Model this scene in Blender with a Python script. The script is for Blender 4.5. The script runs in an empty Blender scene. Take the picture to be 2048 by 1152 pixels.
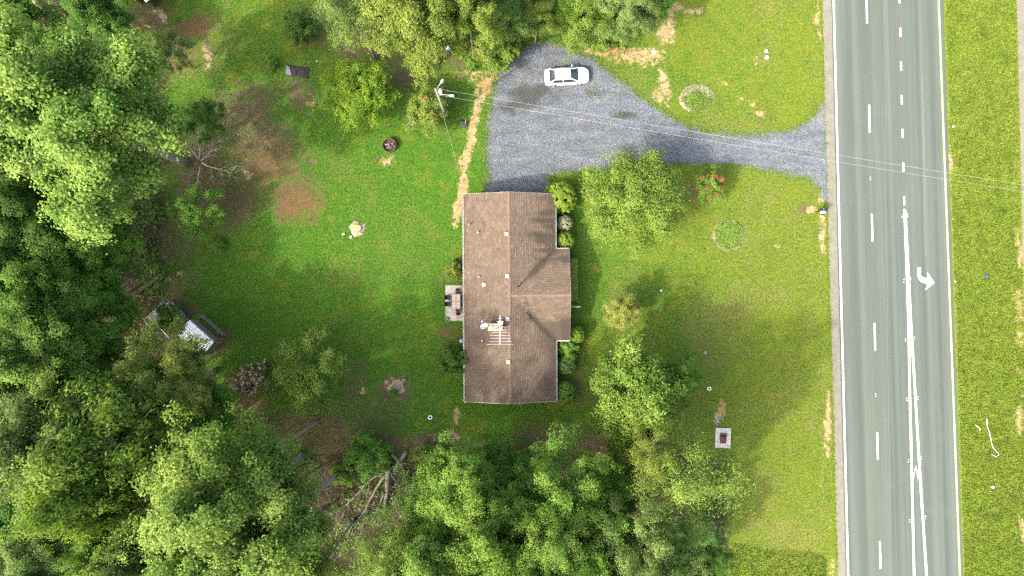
import bpy, bmesh, math, random
import numpy as np
from mathutils import Vector, Matrix
from mathutils.geometry import delaunay_2d_cdt

R = math.radians
C = bpy.context.scene.collection
scene = bpy.context.scene

# ------------------------------------------------------------------ camera, sky, sun, exposure
H_CAM, F_PX = 75.0, 1365.3          # flying height in metres, focal length in pixels of a 2048 wide picture
SUN_EL, SUN_AZ = R(43), R(35)       # elevation; direction the shadows fall in, from +X towards +Y
cam_d = bpy.data.cameras.new('camera'); cam = bpy.data.objects.new('camera', cam_d); C.objects.link(cam)
cam.location = (0, 0, H_CAM); cam.rotation_euler = (0, 0, 0)
cam_d.sensor_width = 36; cam_d.lens = 24; cam_d.clip_end = 3000; cam_d.clip_start = 0.5
scene.camera = cam

world = bpy.data.worlds.new('World'); scene.world = world; world.use_nodes = True
wn = world.node_tree
sky = wn.nodes.new('ShaderNodeTexSky'); sky.sky_type = 'NISHITA'; sky.sun_disc = False
sky.sun_elevation = SUN_EL; sky.sun_rotation = math.atan2(-math.cos(SUN_AZ), -math.sin(SUN_AZ))
sky.air_density = 1.5; sky.dust_density = 9.0
bg = wn.nodes['Background']; bg.inputs['Strength'].default_value = 0.15
wn.links.new(sky.outputs[0], bg.inputs['Color'])

sun_d = bpy.data.lights.new('sun', 'SUN'); sun_d.energy = 1.75; sun_d.angle = R(1.2); sun_d.color = (1.0, 0.95, 0.86)
sun = bpy.data.objects.new('sun', sun_d); C.objects.link(sun)
_dir = Vector((math.cos(SUN_AZ) * math.cos(SUN_EL), math.sin(SUN_AZ) * math.cos(SUN_EL), -math.sin(SUN_EL)))
sun.rotation_euler = _dir.to_track_quat('-Z', 'Y').to_euler(); sun.location = (-60, -40, 70)

scene.view_settings.view_transform = 'Standard'; scene.view_settings.look = 'None'
scene.view_settings.gamma = 1; scene.view_settings.exposure = 2.28
scene.view_settings.use_curve_mapping = False
scene.render.engine = 'CYCLES'
cy = scene.cycles
cy.max_bounces = 5; cy.diffuse_bounces = 3; cy.glossy_bounces = 2; cy.transmission_bounces = 3; cy.transparent_max_bounces = 8
cy.use_denoising = False; cy.filter_width = 1.4; cy.use_adaptive_sampling = False

# ------------------------------------------------------------------ helpers
S0 = F_PX / H_CAM                    # pixels per metre on the ground, about 18.2
def W(px, py, z=0.0):
    """where something seen at that spot of the aerial picture stands when it is z metres up"""
    k = (H_CAM - z) / F_PX
    return ((px - 1024) * k, (576 - py) * k, z)
def WX(px, z=0.0): return (px - 1024) * (H_CAM - z) / F_PX
def WY(py, z=0.0): return (576 - py) * (H_CAM - z) / F_PX
def PXY(x, y): return x * S0 + 1024, 576 - y * S0      # ground point -> picture

rng = np.random.default_rng(11)
random.seed(5)
_tab = rng.random((256, 256))
def vnoise(x, y, s, seed=0):
    x = np.asarray(x) * s + seed * 17.31; y = np.asarray(y) * s + seed * 5.77
    xi = np.floor(x).astype(int); yi = np.floor(y).astype(int)
    fx = x - xi; fy = y - yi
    fx = fx * fx * (3 - 2 * fx); fy = fy * fy * (3 - 2 * fy)
    g = lambda a, b: _tab[a % 256, b % 256]
    return (g(xi, yi) * (1 - fx) + g(xi + 1, yi) * fx) * (1 - fy) + (g(xi, yi + 1) * (1 - fx) + g(xi + 1, yi + 1) * fx) * fy
def fbm(x, y, s, seed=0, o=4):
    v = 0; a = .5; t = 0
    for k in range(o):
        v = v + a * vnoise(x, y, s * 2 ** k, seed + k); t += a; a *= .55
    return v / t
def sstep(a, b, v):
    t = np.clip((v - a) / (b - a), 0, 1)
    return t * t * (3 - 2 * t)

def tag(o, label=None, cat=None, group=None, kind=None):
    if label: o['label'] = label
    if cat: o['category'] = cat
    if group: o['group'] = group
    if kind: o['kind'] = kind
    return o
def empty(name, loc=(0, 0, 0), rz=0, label=None, cat=None, group=None):
    o = bpy.data.objects.new(name, None); C.objects.link(o)
    o.location = loc; o.rotation_euler = (0, 0, rz); o.empty_display_size = .3
    return tag(o, label, cat, group)
def link(name, me, mat=None, parent=None):
    o = bpy.data.objects.new(name, me); C.objects.link(o)
    if mat is not None and not me.materials: me.materials.append(mat)
    if parent is not None: o.parent = parent
    return o

class MB:
    def __init__(s): s.v = []; s.f = []
    def add(s, vs, fs):
        n = len(s.v); s.v += [tuple(p) for p in vs]; s.f += [tuple(i + n for i in f) for f in fs]; return s
    def box(s, c, d, rz=0, m=None):
        cx, cy_, cz = c; a, b, h = d[0] / 2, d[1] / 2, d[2] / 2
        co, si = math.cos(rz), math.sin(rz); vs = []
        for x, y, z in ((-a, -b, -h), (a, -b, -h), (a, b, -h), (-a, b, -h), (-a, -b, h), (a, -b, h), (a, b, h), (-a, b, h)):
            vs.append((cx + x * co - y * si, cy_ + x * si + y * co, cz + z))
        return s.add(vs, [(0, 3, 2, 1), (4, 5, 6, 7), (0, 1, 5, 4), (1, 2, 6, 5), (2, 3, 7, 6), (3, 0, 4, 7)])
    def tube(s, pts, rad, n=6, cap=True):
        pts = [Vector(p) for p in pts]
        if not hasattr(rad, '__len__'): rad = [rad] * len(pts)
        vs = []; prev = None
        for i, p in enumerate(pts):
            t = (pts[min(i + 1, len(pts) - 1)] - pts[max(i - 1, 0)])
            t = t.normalized() if t.length > 1e-9 else Vector((0, 0, 1))
            if prev is None: u = t.orthogonal().normalized()
            else:
                u = prev - t * prev.dot(t)
                u = u.normalized() if u.length > 1e-6 else t.orthogonal().normalized()
            prev = u; w = t.cross(u)
            for k in range(n):
                a = 2 * math.pi * k / n
                vs.append(p + (u * math.cos(a) + w * math.sin(a)) * rad[i])
        fs = []
        for i in range(len(pts) - 1):
            for k in range(n):
                k2 = (k + 1) % n
                fs.append((i * n + k, i * n + k2, (i + 1) * n + k2, (i + 1) * n + k))
        if cap:
            fs.append(tuple(range(n))[::-1]); fs.append(tuple((len(pts) - 1) * n + k for k in range(n)))
        return s.add(vs, fs)
    def lathe(s, prof, n=16, c=(0, 0, 0), cap=True):
        vs = []
        for r, z in prof:
            for k in range(n):
                a = 2 * math.pi * k / n
                vs.append((c[0] + r * math.cos(a), c[1] + r * math.sin(a), c[2] + z))
        fs = []
        for i in range(len(prof) - 1):
            for k in range(n):
                k2 = (k + 1) % n
                fs.append((i * n + k, i * n + k2, (i + 1) * n + k2, (i + 1) * n + k))
        if cap:
            fs.append(tuple(range(n))[::-1]); fs.append(tuple((len(prof) - 1) * n + k for k in range(n)))
        return s.add(vs, fs)
    def prism(s, poly, z0, z1):
        n = len(poly)
        vs = [(x, y, z0) for x, y in poly] + [(x, y, z1) for x, y in poly]
        fs = [tuple(range(n))[::-1], tuple(range(n, 2 * n))] + [(i, (i + 1) % n, n + (i + 1) % n, n + i) for i in range(n)]
        return s.add(vs, fs)
    def sheet(s, poly, z): return s.add([(x, y, z) for x, y in poly], [tuple(range(len(poly)))])
    def stone(s, c, r, n=6):
        a0 = random.random() * 6; vs = []
        for k in range(n):
            a = a0 + 2 * math.pi * k / n; q = r * random.uniform(.75, 1.15)
            vs.append((c[0] + q * math.cos(a), c[1] + q * math.sin(a), c[2]))
        for k in range(n):
            a = a0 + 2 * math.pi * k / n; q = r * random.uniform(.5, .75)
            vs.append((c[0] + q * math.cos(a), c[1] + q * math.sin(a), c[2] + r * random.uniform(.5, .8)))
        fs = [(k, (k + 1) % n, n + (k + 1) % n, n + k) for k in range(n)] + [tuple(range(n, 2 * n))]
        return s.add(vs, fs)
    def mesh(s, name, mat=None, smooth=False, fix=False):
        me = bpy.data.meshes.new(name); me.from_pydata(s.v, [], s.f)
        if fix:
            bm = bmesh.new(); bm.from_mesh(me); bmesh.ops.recalc_face_normals(bm, faces=bm.faces); bm.to_mesh(me); bm.free()
        if mat: me.materials.append(mat)
        if smooth: me.polygons.foreach_set('use_smooth', [True] * len(me.polygons))
        me.update(); return me
    def build(s, name, mat=None, parent=None, smooth=False, fix=False, bevel=0):
        o = link(name, s.mesh(name, mat, smooth, fix), None, parent)
        if bevel:
            b = o.modifiers.new('bevel', 'BEVEL'); b.width = bevel; b.segments = 2; b.limit_method = 'ANGLE'
        return o

def np_mesh(name, co, nper, mat=None, attrs=None):
    """faces that share no vertices, nper corners each; attrs: name -> (kind, array per vertex)"""
    co = np.asarray(co, dtype=np.float32).reshape(-1, 3); nv = len(co); nf = nv // nper
    me = bpy.data.meshes.new(name)
    me.vertices.add(nv); me.vertices.foreach_set('co', co.ravel())
    me.loops.add(nv); me.loops.foreach_set('vertex_index', np.arange(nv, dtype=np.int32))
    me.polygons.add(nf); me.polygons.foreach_set('loop_start', np.arange(0, nv, nper, dtype=np.int32))
    for an, (kind, arr) in (attrs or {}).items(): set_attr(me, an, kind, arr)
    me.update(calc_edges=True)
    if mat: me.materials.append(mat)
    return me
def set_attr(me, an, kind, arr):
    a = me.attributes.new(an, kind, 'POINT')
    if kind == 'FLOAT': a.data.foreach_set('value', np.asarray(arr, dtype=np.float32).ravel())
    else: a.data.foreach_set('color', np.asarray(arr, dtype=np.float32).ravel())

def copy_tree(o, parent=None):
    c = o.copy(); C.objects.link(c); c.parent = parent
    for ch in list(o.children): copy_tree(ch, c)
    return c

# ------------------------------------------------------------------ materials
class NT:
    def __init__(s, name):
        s.m = bpy.data.materials.new(name); s.m.use_nodes = True; s.t = s.m.node_tree; s.n = s.t.nodes; s.l = s.t.links
        s.b = s.n['Principled BSDF']; s.out = s.n['Material Output']
        s.b.inputs['Specular IOR Level'].default_value = .3
    def coord(s): return s.n.new('ShaderNodeTexCoord').outputs['Object']
    def lk(s, a, b):
        s.l.new(a, b)
    def sock(s, v, inp):
        if hasattr(v, 'is_output'): s.lk(v, inp)
        elif isinstance(v, (tuple, list)): inp.default_value = tuple(v) + ((1,) if len(v) == 3 and len(inp.default_value) == 4 else ())
        else: inp.default_value = v
    def noise(s, vec, scale, detail=3, rough=.55, dist=0, w=None):
        n = s.n.new('ShaderNodeTexNoise'); n.inputs['Scale'].default_value = scale; n.inputs['Detail'].default_value = detail
        n.inputs['Roughness'].default_value = rough; n.inputs['Distortion'].default_value = dist
        if vec is not None: s.lk(vec, n.inputs['Vector'])
        return n.outputs['Fac']
    def voro(s, vec, scale, out='Color'):
        n = s.n.new('ShaderNodeTexVoronoi'); n.inputs['Scale'].default_value = scale; s.lk(vec, n.inputs['Vector']); return n.outputs[out]
    def mapv(s, vec, sc=(1, 1, 1), loc=(0, 0, 0), rot=(0, 0, 0)):
        n = s.n.new('ShaderNodeMapping'); n.inputs['Scale'].default_value = sc; n.inputs['Location'].default_value = loc
        n.inputs['Rotation'].default_value = rot; s.lk(vec, n.inputs['Vector']); return n.outputs[0]
    def ramp(s, f, stops):
        n = s.n.new('ShaderNodeValToRGB'); e = n.color_ramp.elements
        while len(e) < len(stops): e.new(.5)
        for i, (p, c) in enumerate(stops):
            e[i].position = p; e[i].color = (c, c, c, 1) if not hasattr(c, '__len__') else tuple(c) + (1,)
        s.lk(f, n.inputs['Fac']); return n.outputs['Color']
    def mix(s, f, a, b, mode='MIX'):
        n = s.n.new('ShaderNodeMix'); n.data_type = 'RGBA'; n.blend_type = mode
        s.sock(f, n.inputs[0]); s.sock(a, n.inputs[6]); s.sock(b, n.inputs[7]); return n.outputs[2]
    def math(s, op, a, b=0.0, clamp=False):
        n = s.n.new('ShaderNodeMath'); n.operation = op; n.use_clamp = clamp
        s.sock(a, n.inputs[0]); s.sock(b, n.inputs[1]); return n.outputs[0]
    def attr(s, name):
        n = s.n.new('ShaderNodeAttribute'); n.attribute_name = name; return n
    def sep(s, c):
        n = s.n.new('ShaderNodeSeparateColor'); s.lk(c, n.inputs[0]); return n.outputs
    def maprange(s, v, a, b, c=0.0, d=1.0):
        n = s.n.new('ShaderNodeMapRange'); n.inputs[1].default_value = a; n.inputs[2].default_value = b
        n.inputs[3].default_value = c; n.inputs[4].default_value = d; s.lk(v, n.inputs[0]); return n.outputs[0]
    def bump(s, h, st=.5, dist=.02):
        n = s.n.new('ShaderNodeBump'); n.inputs['Strength'].default_value = st; n.inputs['Distance'].default_value = dist
        s.lk(h, n.inputs['Height']); s.lk(n.outputs[0], s.b.inputs['Normal'])
    def col(s, v, k=None):
        s.sock(v if k is None else s.mix(1.0, v, (k, k, k), 'MULTIPLY'), s.b.inputs['Base Color']); return s
    def rough(s, v): s.b.inputs['Roughness'].default_value = v; return s

def simple(name, c, rough=.6, var=.18, scale=6, metal=0, spec=.3, bump=0):
    t = NT(name); v = t.coord()
    n = t.noise(v, scale, 4, .6)
    if max(c) < .55: c = tuple(x * .76 for x in c)
    a = tuple(x * (1 - var) for x in c); b = tuple(min(1, x * (1 + var)) for x in c)
    t.col(t.ramp(n, [(.3, a), (.7, b)])); t.rough(rough); t.b.inputs['Metallic'].default_value = metal
    t.b.inputs['Specular IOR Level'].default_value = spec
    if bump: t.bump(t.noise(v, scale * 4, 4), bump, .02)
    return t.m

def leaf_mat(name, dark, light, trans=.42, rough=.65, k=1.5):
    dark = tuple(c * k for c in dark); light = tuple(c * k for c in light)
    t = NT(name)
    tint = t.attr('tint').outputs['Fac']
    oi = t.n.new('ShaderNodeObjectInfo').outputs['Random']
    c = t.mix(tint, dark, light)
    hs = t.n.new('ShaderNodeHueSaturation'); hs.inputs['Saturation'].default_value = 1
    t.lk(c, hs.inputs['Color']); t.lk(t.maprange(oi, 0, 1, .492, .508), hs.inputs['Hue']); t.lk(t.maprange(oi, 0, 1, .9, 1.12), hs.inputs['Value'])
    c = hs.outputs[0]
    t.lk(c, t.b.inputs['Base Color']); t.rough(rough); t.b.inputs['Specular IOR Level'].default_value = .15
    tr = t.n.new('ShaderNodeBsdfTranslucent'); t.lk(t.mix(1.0, c, (1.08, 1.12, .6), 'MULTIPLY'), tr.inputs['Color'])
    ms = t.n.new('ShaderNodeMixShader'); ms.inputs[0].default_value = trans
    t.lk(t.b.outputs[0], ms.inputs[1]); t.lk(tr.outputs[0], ms.inputs[2]); t.lk(ms.outputs[0], t.out.inputs['Surface'])
    return t.m

M = {}
L = {
    'pale':   leaf_mat('leaf_pale_green', (.044, .092, .012), (.138, .190, .040)),
    'rich':   leaf_mat('leaf_rich_green', (.030, .080, .009), (.088, .158, .024)),
    'dark':   leaf_mat('leaf_dark_green', (.022, .060, .009), (.062, .116, .020)),
    'yellow': leaf_mat('leaf_yellow_green', (.044, .082, .010), (.116, .162, .028)),
    'lime':   leaf_mat('leaf_lime', (.044, .096, .008), (.124, .182, .018)),
    'olive':  leaf_mat('leaf_olive', (.046, .082, .012), (.128, .162, .030)),
    'grey':   leaf_mat('leaf_grey_green', (.040, .080, .016), (.116, .162, .046)),
    'gold':   leaf_mat('leaf_gold_green', (.085, .108, .016), (.200, .210, .055)),
    'bright': leaf_mat('leaf_bright_green', (.044, .094, .010), (.118, .176, .030)),
    'box':    leaf_mat('leaf_clipped_green', (.045, .085, .008), (.135, .175, .022)),
    'blue':   leaf_mat('leaf_blue_green', (.032, .080, .018), (.088, .158, .048)),
    'brown':  leaf_mat('leaf_grey_brown', (.070, .070, .045), (.150, .150, .100), .15),
    'pink':   leaf_mat('petal_pink', (.420, .190, .210), (.600, .340, .360), .3),
    'red':    leaf_mat('petal_red', (.200, .010, .022), (.330, .030, .050), .3),
    'white':  leaf_mat('petal_white', (.35, .36, .28), (.60, .60, .50), .3),
}
def bark(name, c):
    t = NT(name); v = t.coord(); n = t.noise(t.mapv(v, (6, 6, 1.2)), 2, 5, .65)
    t.col(t.ramp(n, [(.3, tuple(x * .55 for x in c)), (.7, tuple(x * 1.25 for x in c))])); t.rough(.9); t.bump(n, .8, .05)
    return t.m
M['bark'] = bark('bark_grey', (.24, .195, .145))
M['bark_dead'] = bark('bark_dead', (.115, .098, .082))
M['bark_pale'] = bark('bark_pale', (.25, .23, .19))
M['white_paint'] = simple('white_paint', (.56, .56, .55), .5, .06)
M['concrete'] = simple('concrete', (.33, .31, .28), .9, .3, 1.6, bump=.3)
M['concrete_white'] = simple('concrete_pale', (.42, .40, .38), .9, .14, 2.5, bump=.3)
M['black_plastic'] = simple('black_plastic', (.02, .021, .024), .5, .3)
M['metal_grey'] = simple('galvanised_metal', (.42, .43, .44), .45, .15, 5, metal=.6)
M['alu'] = simple('aluminium', (.44, .45, .46), .4, .1, 5, metal=.3)
M['dark_metal'] = simple('dark_metal', (.035, .035, .04), .5, .3, 5)
M['wood_grey'] = simple('weathered_wood', (.20, .17, .13), .9, .35, 4, bump=.4)
M['wood_fresh'] = simple('cut_wood', (.36, .23, .12), .85, .3, 7, bump=.3)
M['wood_tan'] = simple('tan_wood', (.30, .22, .14), .85, .25, 5, bump=.3)
M['stone_white'] = simple('white_stone', (.30, .275, .24), .9, .35, 3, bump=.4)
M['ash'] = simple('ash_char_and_dark_fill', (.045, .043, .042), .95, .7, 7, bump=.8)
M['rust'] = simple('rusted_steel', (.10, .045, .025), .85, .5, 6, bump=.4)
M['blue_plastic'] = simple('blue_plastic', (.03, .10, .30), .45, .15)
M['green_hose'] = simple('green_hose', (.05, .20, .05), .45, .15)
M['table_tan'] = simple('tan_tabletop', (.36, .29, .23), .45, .08, 3)
M['chair_mesh'] = simple('dark_sling', (.020, .022, .028), .7, .25)
M['wire'] = simple('wire_grey', (.30, .30, .30), .5, .08)
M['wire_dark'] = simple('cable_dark', (.20, .20, .20), .6, .1)
M['dish'] = simple('dish_grey', (.55, .57, .60), .4, .06)
M['tarp'] = simple('grey_blue_sheet', (.16, .18, .20), .7, .25, 3)
M['compost'] = simple('black_soil', (.035, .028, .022), .95, .6, 6, bump=.8)
M['tin'] = simple('tin_roof', (.54, .60, .66), .5, .12, 1.6)
M['lamp_glass'] = simple('lamp_glass', (.70, .72, .74), .2, .04)
M['pole_wood'] = simple('treated_pole', (.20, .21, .15), .9, .25, 3, bump=.4)
# ------------------------------------------------------------------ ground: what grows where
def blob(px, py, cx, cy_, rx, ry, rot=0):
    a = R(rot); dx = px - cx; dy = py - cy_
    u = (dx * math.cos(a) + dy * math.sin(a)) / rx; v = (-dx * math.sin(a) + dy * math.cos(a)) / ry
    return np.clip(1.35 - np.sqrt(u * u + v * v), 0, 1)
def seg_d(px, py, pts):
    best = np.full(np.shape(px), 1e9)
    for (x0, y0), (x1, y1) in zip(pts[:-1], pts[1:]):
        dx, dy = x1 - x0, y1 - y0
        t = np.clip(((px - x0) * dx + (py - y0) * dy) / (dx * dx + dy * dy), 0, 1)
        best = np.minimum(best, np.hypot(px - x0 - t * dx, py - y0 - t * dy))
    return best
BROWN = [(490, 225, 80, 60, 0, .9), (520, 310, 105, 75, 10, 1), (595, 400, 62, 48, 0, .9), (440, 400, 90, 60, 0, 1), (400, 330, 60, 90, 0, 1),
         (390, 55, 55, 26, -8, 1), (415, 108, 24, 50, -15, .75), (290, 60, 62, 66, 0, 1), (345, 115, 50, 45, 0, .8), (600, 195, 26, 42, -20, .8),
         (800, 152, 85, 36, 5, .8), (860, 105, 110, 26, 8, .9), (720, 95, 60, 40, 0, .8), (620, 85, 50, 18, 20, .7), (300, 465, 70, 55, 0, 1), (270, 545, 46, 80, 0, 1),
         (330, 575, 65, 50, 0, .7), (345, 500, 60, 40, 0, .6), (340, 640, 60, 50, 30, 1), (440, 690, 30, 36, 45, .9), (600, 865, 180, 42, 0, .85), (480, 805, 60, 60, 0, 1),
         (745, 830, 75, 55, 0, .45), (730, 890, 200, 30, 0, 1), (1135, 878, 110, 34, 5, .95), (1205, 900, 40, 50, 0, 1), (790, 776, 32, 30, 0, .95), (712, 765, 32, 60, 0, .55),
         (700, 940, 110, 60, 0, 1), (1395, 390, 18, 22, 0, .8), (990, 905, 60, 14, 0, .8), (1020, 895, 40, 14, 0, .8), (900, 667, 26, 14, 0, .7), (895, 550, 26, 9, 0, .6),
         (640, 40, 60, 30, 0, .5), (1620, 416, 20, 16, 0, .8), (760, 315, 16, 18, 0, .5), (1255, 770, 95, 80, 0, .5), (1140, 780, 30, 40, 0, .6), (960, 900, 60, 14, 0, .7)]
STRAW = [(1275, 112, 60, 18, 0, .9), (1180, 98, 90, 12, 4, .9), (1330, 70, 16, 26, 20, .9), (1320, 28, 60, 18, -15, .7), (1345, 60, 12, 30, 0, .7), (1330, 165, 12, 44, -12, .7),
         (1318, 195, 14, 16, 0, .8), (1370, 20, 60, 12, 0, .5), (918, 415, 10, 26, 0, .9), (912, 440, 10, 18, 0, .6), (975, 170, 30, 24, 40, .8), (1000, 140, 12, 20, 45, .9), (940, 150, 40, 14, 0, .5),
         (775, 322, 16, 12, 0, .7), (1440, 820, 8, 22, 15, 1), (912, 833, 10, 18, 20, .9), (900, 870, 28, 12, 0, .7), (880, 880, 40, 12, 0, .5), (620, 208, 14, 30, -20, .4), (415, 115, 16, 34, -15, .5), (500, 350, 14, 10, 0, .6),
         (330, 510, 8, 8, 0, .7), (335, 556, 10, 7, 0, .7), (362, 547, 8, 8, 0, .7), (725, 780, 10, 16, 0, .5), (1514, 118, 4, 9, 0, .8), (1505, 208, 14, 7, 0, .6), (1519, 231, 12, 8, 0, .6), (1480, 196, 10, 7, 0, .5), (1448, 170, 18, 6, 0, .5),
         (1626, 418, 11, 8, 0, 1), (1552, 492, 8, 5, 0, .6), (1500, 530, 10, 5, 0, .4), (320, 30, 22, 10, 45, .7), (1900, 320, 8, 40, 0, .6), (790, 765, 24, 20, 0, .4), (1175, 330, 8, 8, 0, .4)]
CLAY = [(390, 55, 46, 22, -8, 1), (600, 415, 50, 34, 0, .9), (540, 350, 60, 40, 0, .5), (1000, 145, 12, 20, 45, .8), (1440, 815, 7, 16, 15, 1), (930, 395, 8, 30, 0, .5), (980, 175, 20, 20, 0, .5),
        (1205, 98, 60, 8, 4, .8), (1170, 85, 60, 8, 0, .6), (910, 90, 60, 14, 0, .6), (1420, 395, 24, 10, 0, .5), (275, 70, 20, 30, 0, .5)]
TRENCH = [(992, 150), (975, 172), (958, 205), (945, 250), (936, 300), (931, 340), (926, 380), (918, 420), (914, 440)]
def masks(x, y):
    x = np.asarray(x, dtype=float); y = np.asarray(y, dtype=float)
    px, py = PXY(x, y)
    wx = (fbm(x, y, .55, 3) - .5) * 46; wy = (fbm(x, y, .55, 9) - .5) * 46
    qx, qy = px + wx, py + wy
    br = np.zeros_like(px); st = np.zeros_like(px); cl = np.zeros_like(px)
    for a in BROWN: br = np.maximum(br, a[5] * blob(qx, qy, *a[:5]))
    ex, ey = px + wx * .45, py + wy * .45
    for a in STRAW: st = np.maximum(st, a[5] * blob(ex, ey, *a[:5]))
    for a in CLAY: cl = np.maximum(cl, a[5] * blob(ex, ey, *a[:5]))
    d = seg_d(px + wx * .25, py + wy * .25, TRENCH)
    st = np.maximum(st, np.clip(1.25 - d / (4 + 11 * fbm(x, y, .7, 21)), 0, 1))
    edge = 1645 + (1677 - 1645) * py / 1152                       # west edge of the road
    de = np.abs(px - (edge - 13) + (fbm(x, y, .6, 31) - .5) * 14)
    on = np.clip(sstep(-60, 0, py) * (1 - sstep(120, 175, py)) + sstep(375, 395, py) * (1 - sstep(480, 560, py)) + sstep(760, 820, py), 0, 1)
    st = np.maximum(st, on * np.clip(1.1 - de / 8, 0, 1) * sstep(.34, .62, fbm(x, y, .5, 41)) * .9)
    ee = 2034 + (2062 - 2034) * py / 1152
    dm = np.abs(px - (ee - 12) + (fbm(x, y, .4, 51) - .5) * 22)
    st = np.maximum(st, np.clip(1.0 - dm / 14, 0, 1) * .8 * sstep(100, 700, py) * sstep(.3, .6, fbm(x, y, .35, 43)))
    # woods: litter, no grass
    forest = np.maximum.reduce([sstep(270, 215, qx) * sstep(330, 420, qy), sstep(905, 935, qy + 0 * qx) * (1 - sstep(1430, 1480, qx)),
                                sstep(640, 560, qx + (1152 - qy) * .4) * sstep(820, 900, qy), sstep(260, 200, qx) * sstep(140, 80, qy),
                                sstep(360, 300, qx) * sstep(60, 130, qy), sstep(70, 30, qy) * sstep(640, 700, qx) * (1 - sstep(1280, 1330, qx)), sstep(480, 380, qx) * sstep(700, 760, qy)])
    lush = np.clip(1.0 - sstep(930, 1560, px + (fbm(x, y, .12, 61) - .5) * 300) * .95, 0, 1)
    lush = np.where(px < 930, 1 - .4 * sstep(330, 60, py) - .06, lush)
    mow = np.clip((px - 1880) / 12, 0, 1)                          # rough grass of the median
    rough_sw = sstep(1078, 1100, py + (px - 1480) * -.12 + (fbm(x, y, .8, 97) - .5) * 26) * sstep(1440, 1480, px) * (1 - sstep(1640, 1665, px))
    return br, st, np.clip(forest, 0, 1), lush, cl, np.maximum(mow, rough_sw)

def ground_material():
    t = NT('lawn_and_soil'); v = t.coord()
    a1 = t.attr('mask_a').outputs['Color']; a2 = t.attr('mask_b').outputs['Color']; tint = t.attr('tint').outputs['Fac']
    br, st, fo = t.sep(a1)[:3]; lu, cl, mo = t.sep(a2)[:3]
    big = t.noise(v, .13, 5, .62, .5); mid = t.noise(v, .75, 6, .66, .4); fine = t.noise(v, 4.2, 6, .72); vf = t.noise(v, 15, 3, .8)
    mow_ = t.noise(t.mapv(v, (.12, 1.6, 1), rot=(0, 0, R(-3))), .9, 3, .6)
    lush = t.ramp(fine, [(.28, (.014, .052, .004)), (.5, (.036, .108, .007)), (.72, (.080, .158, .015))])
    sun_ = t.ramp(fine, [(.28, (.046, .074, .005)), (.5, (.093, .125, .012)), (.72, (.160, .182, .028))])  # yellower kind of grass towards the road
    med = t.ramp(fine, [(.28, (.056, .095, .010)), (.5, (.106, .156, .016)), (.72, (.172, .215, .036))])
    f = t.math('ADD', lu, t.math('ADD', t.math('MULTIPLY', t.math('SUBTRACT', mid, .5), 4.0), t.math('MULTIPLY', t.math('SUBTRACT', big, .46), 3.6)), True)
    f = t.math('ADD', f, t.math('MULTIPLY', t.math('MULTIPLY', t.math('SUBTRACT', mow_, .5), lu), .9), True)
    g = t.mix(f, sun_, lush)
    g = t.mix(mo, g, med)
    # yellowing and thin olive patches
    pat = t.math('ADD', t.math('MULTIPLY', big, .6), t.math('MULTIPLY', mid, .4))
    y = t.math('MULTIPLY', t.maprange(t.math('ADD', pat, t.math('MULTIPLY', t.math('SUBTRACT', fine, .5), .3)), .50, .59), t.math('SUBTRACT', t.math('SUBTRACT', 1.0, t.math('MULTIPLY', lu, .65)), t.math('MULTIPLY', mo, .75)), True)
    g = t.mix(t.math('MULTIPLY', y, .7), g, t.ramp(fine, [(.3, (.090, .080, .018)), (.7, (.205, .180, .052))]))
    deep = t.maprange(t.noise(t.mapv(v, loc=(31, 7, 0)), .3, 5, .65, .5), .52, .70)
    g = t.mix(t.math('MULTIPLY', deep, .3), g, (.030, .070, .010))
    g = t.mix(t.math('MULTIPLY', t.maprange(vf, .60, .74), .32), g, (.19, .175, .06))
    g = t.mix(t.math('MULTIPLY', t.maprange(vf, .42, .30), .55), g, (.018, .034, .006))
    half = t.noise(t.mapv(v, loc=(5, 17, 0)), 1.7, 6, .72, .6)
    thr = t.math('ADD', t.math('ADD', t.math('MULTIPLY', fine, .25), t.math('MULTIPLY', half, .6)), t.math('MULTIPLY', vf, .15))
    def amount(m, w=.12, lo=.78, hi=.30):
        return t.maprange(t.math('ADD', m, t.math('MULTIPLY', t.math('MULTIPLY', t.math('SUBTRACT', thr, .5), 6.0), t.math('MULTIPLY', m, 3.0, True))), .50 - w * 1.7, .50 + w * 1.7)
    soil = t.ramp(thr, [(.3, (.044, .030, .015)), (.5, (.086, .062, .032)), (.72, (.160, .126, .076))])
    soil = t.mix(t.math('MULTIPLY', cl, .75), soil, (.140, .062, .030))
    g = t.mix(t.math('MULTIPLY', amount(br), .93), g, soil)
    straw = t.ramp(thr, [(.3, (.15, .10, .05)), (.5, (.27, .19, .10)), (.7, (.40, .31, .20))])
    straw = t.mix(t.math('MULTIPLY', cl, .6), straw, (.28, .12, .05))
    g = t.mix(t.math('MULTIPLY', amount(st), .95), g, straw)
    litter = t.ramp(thr, [(.3, (.018, .014, .009)), (.55, (.040, .030, .019)), (.75, (.085, .064, .040))])
    g = t.mix(amount(fo), g, litter)
    g = t.mix(1.0, g, t.mix(tint, (.62, .62, .62), (1.38, 1.38, 1.38)), 'MULTIPLY')
    t.col(g, .78); t.rough(.9); t.b.inputs['Specular IOR Level'].default_value = .12
    t.bump(t.math('ADD', fine, t.math('MULTIPLY', vf, .6)), .9, .06)
    return t.m
M['ground'] = ground_material()

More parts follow.
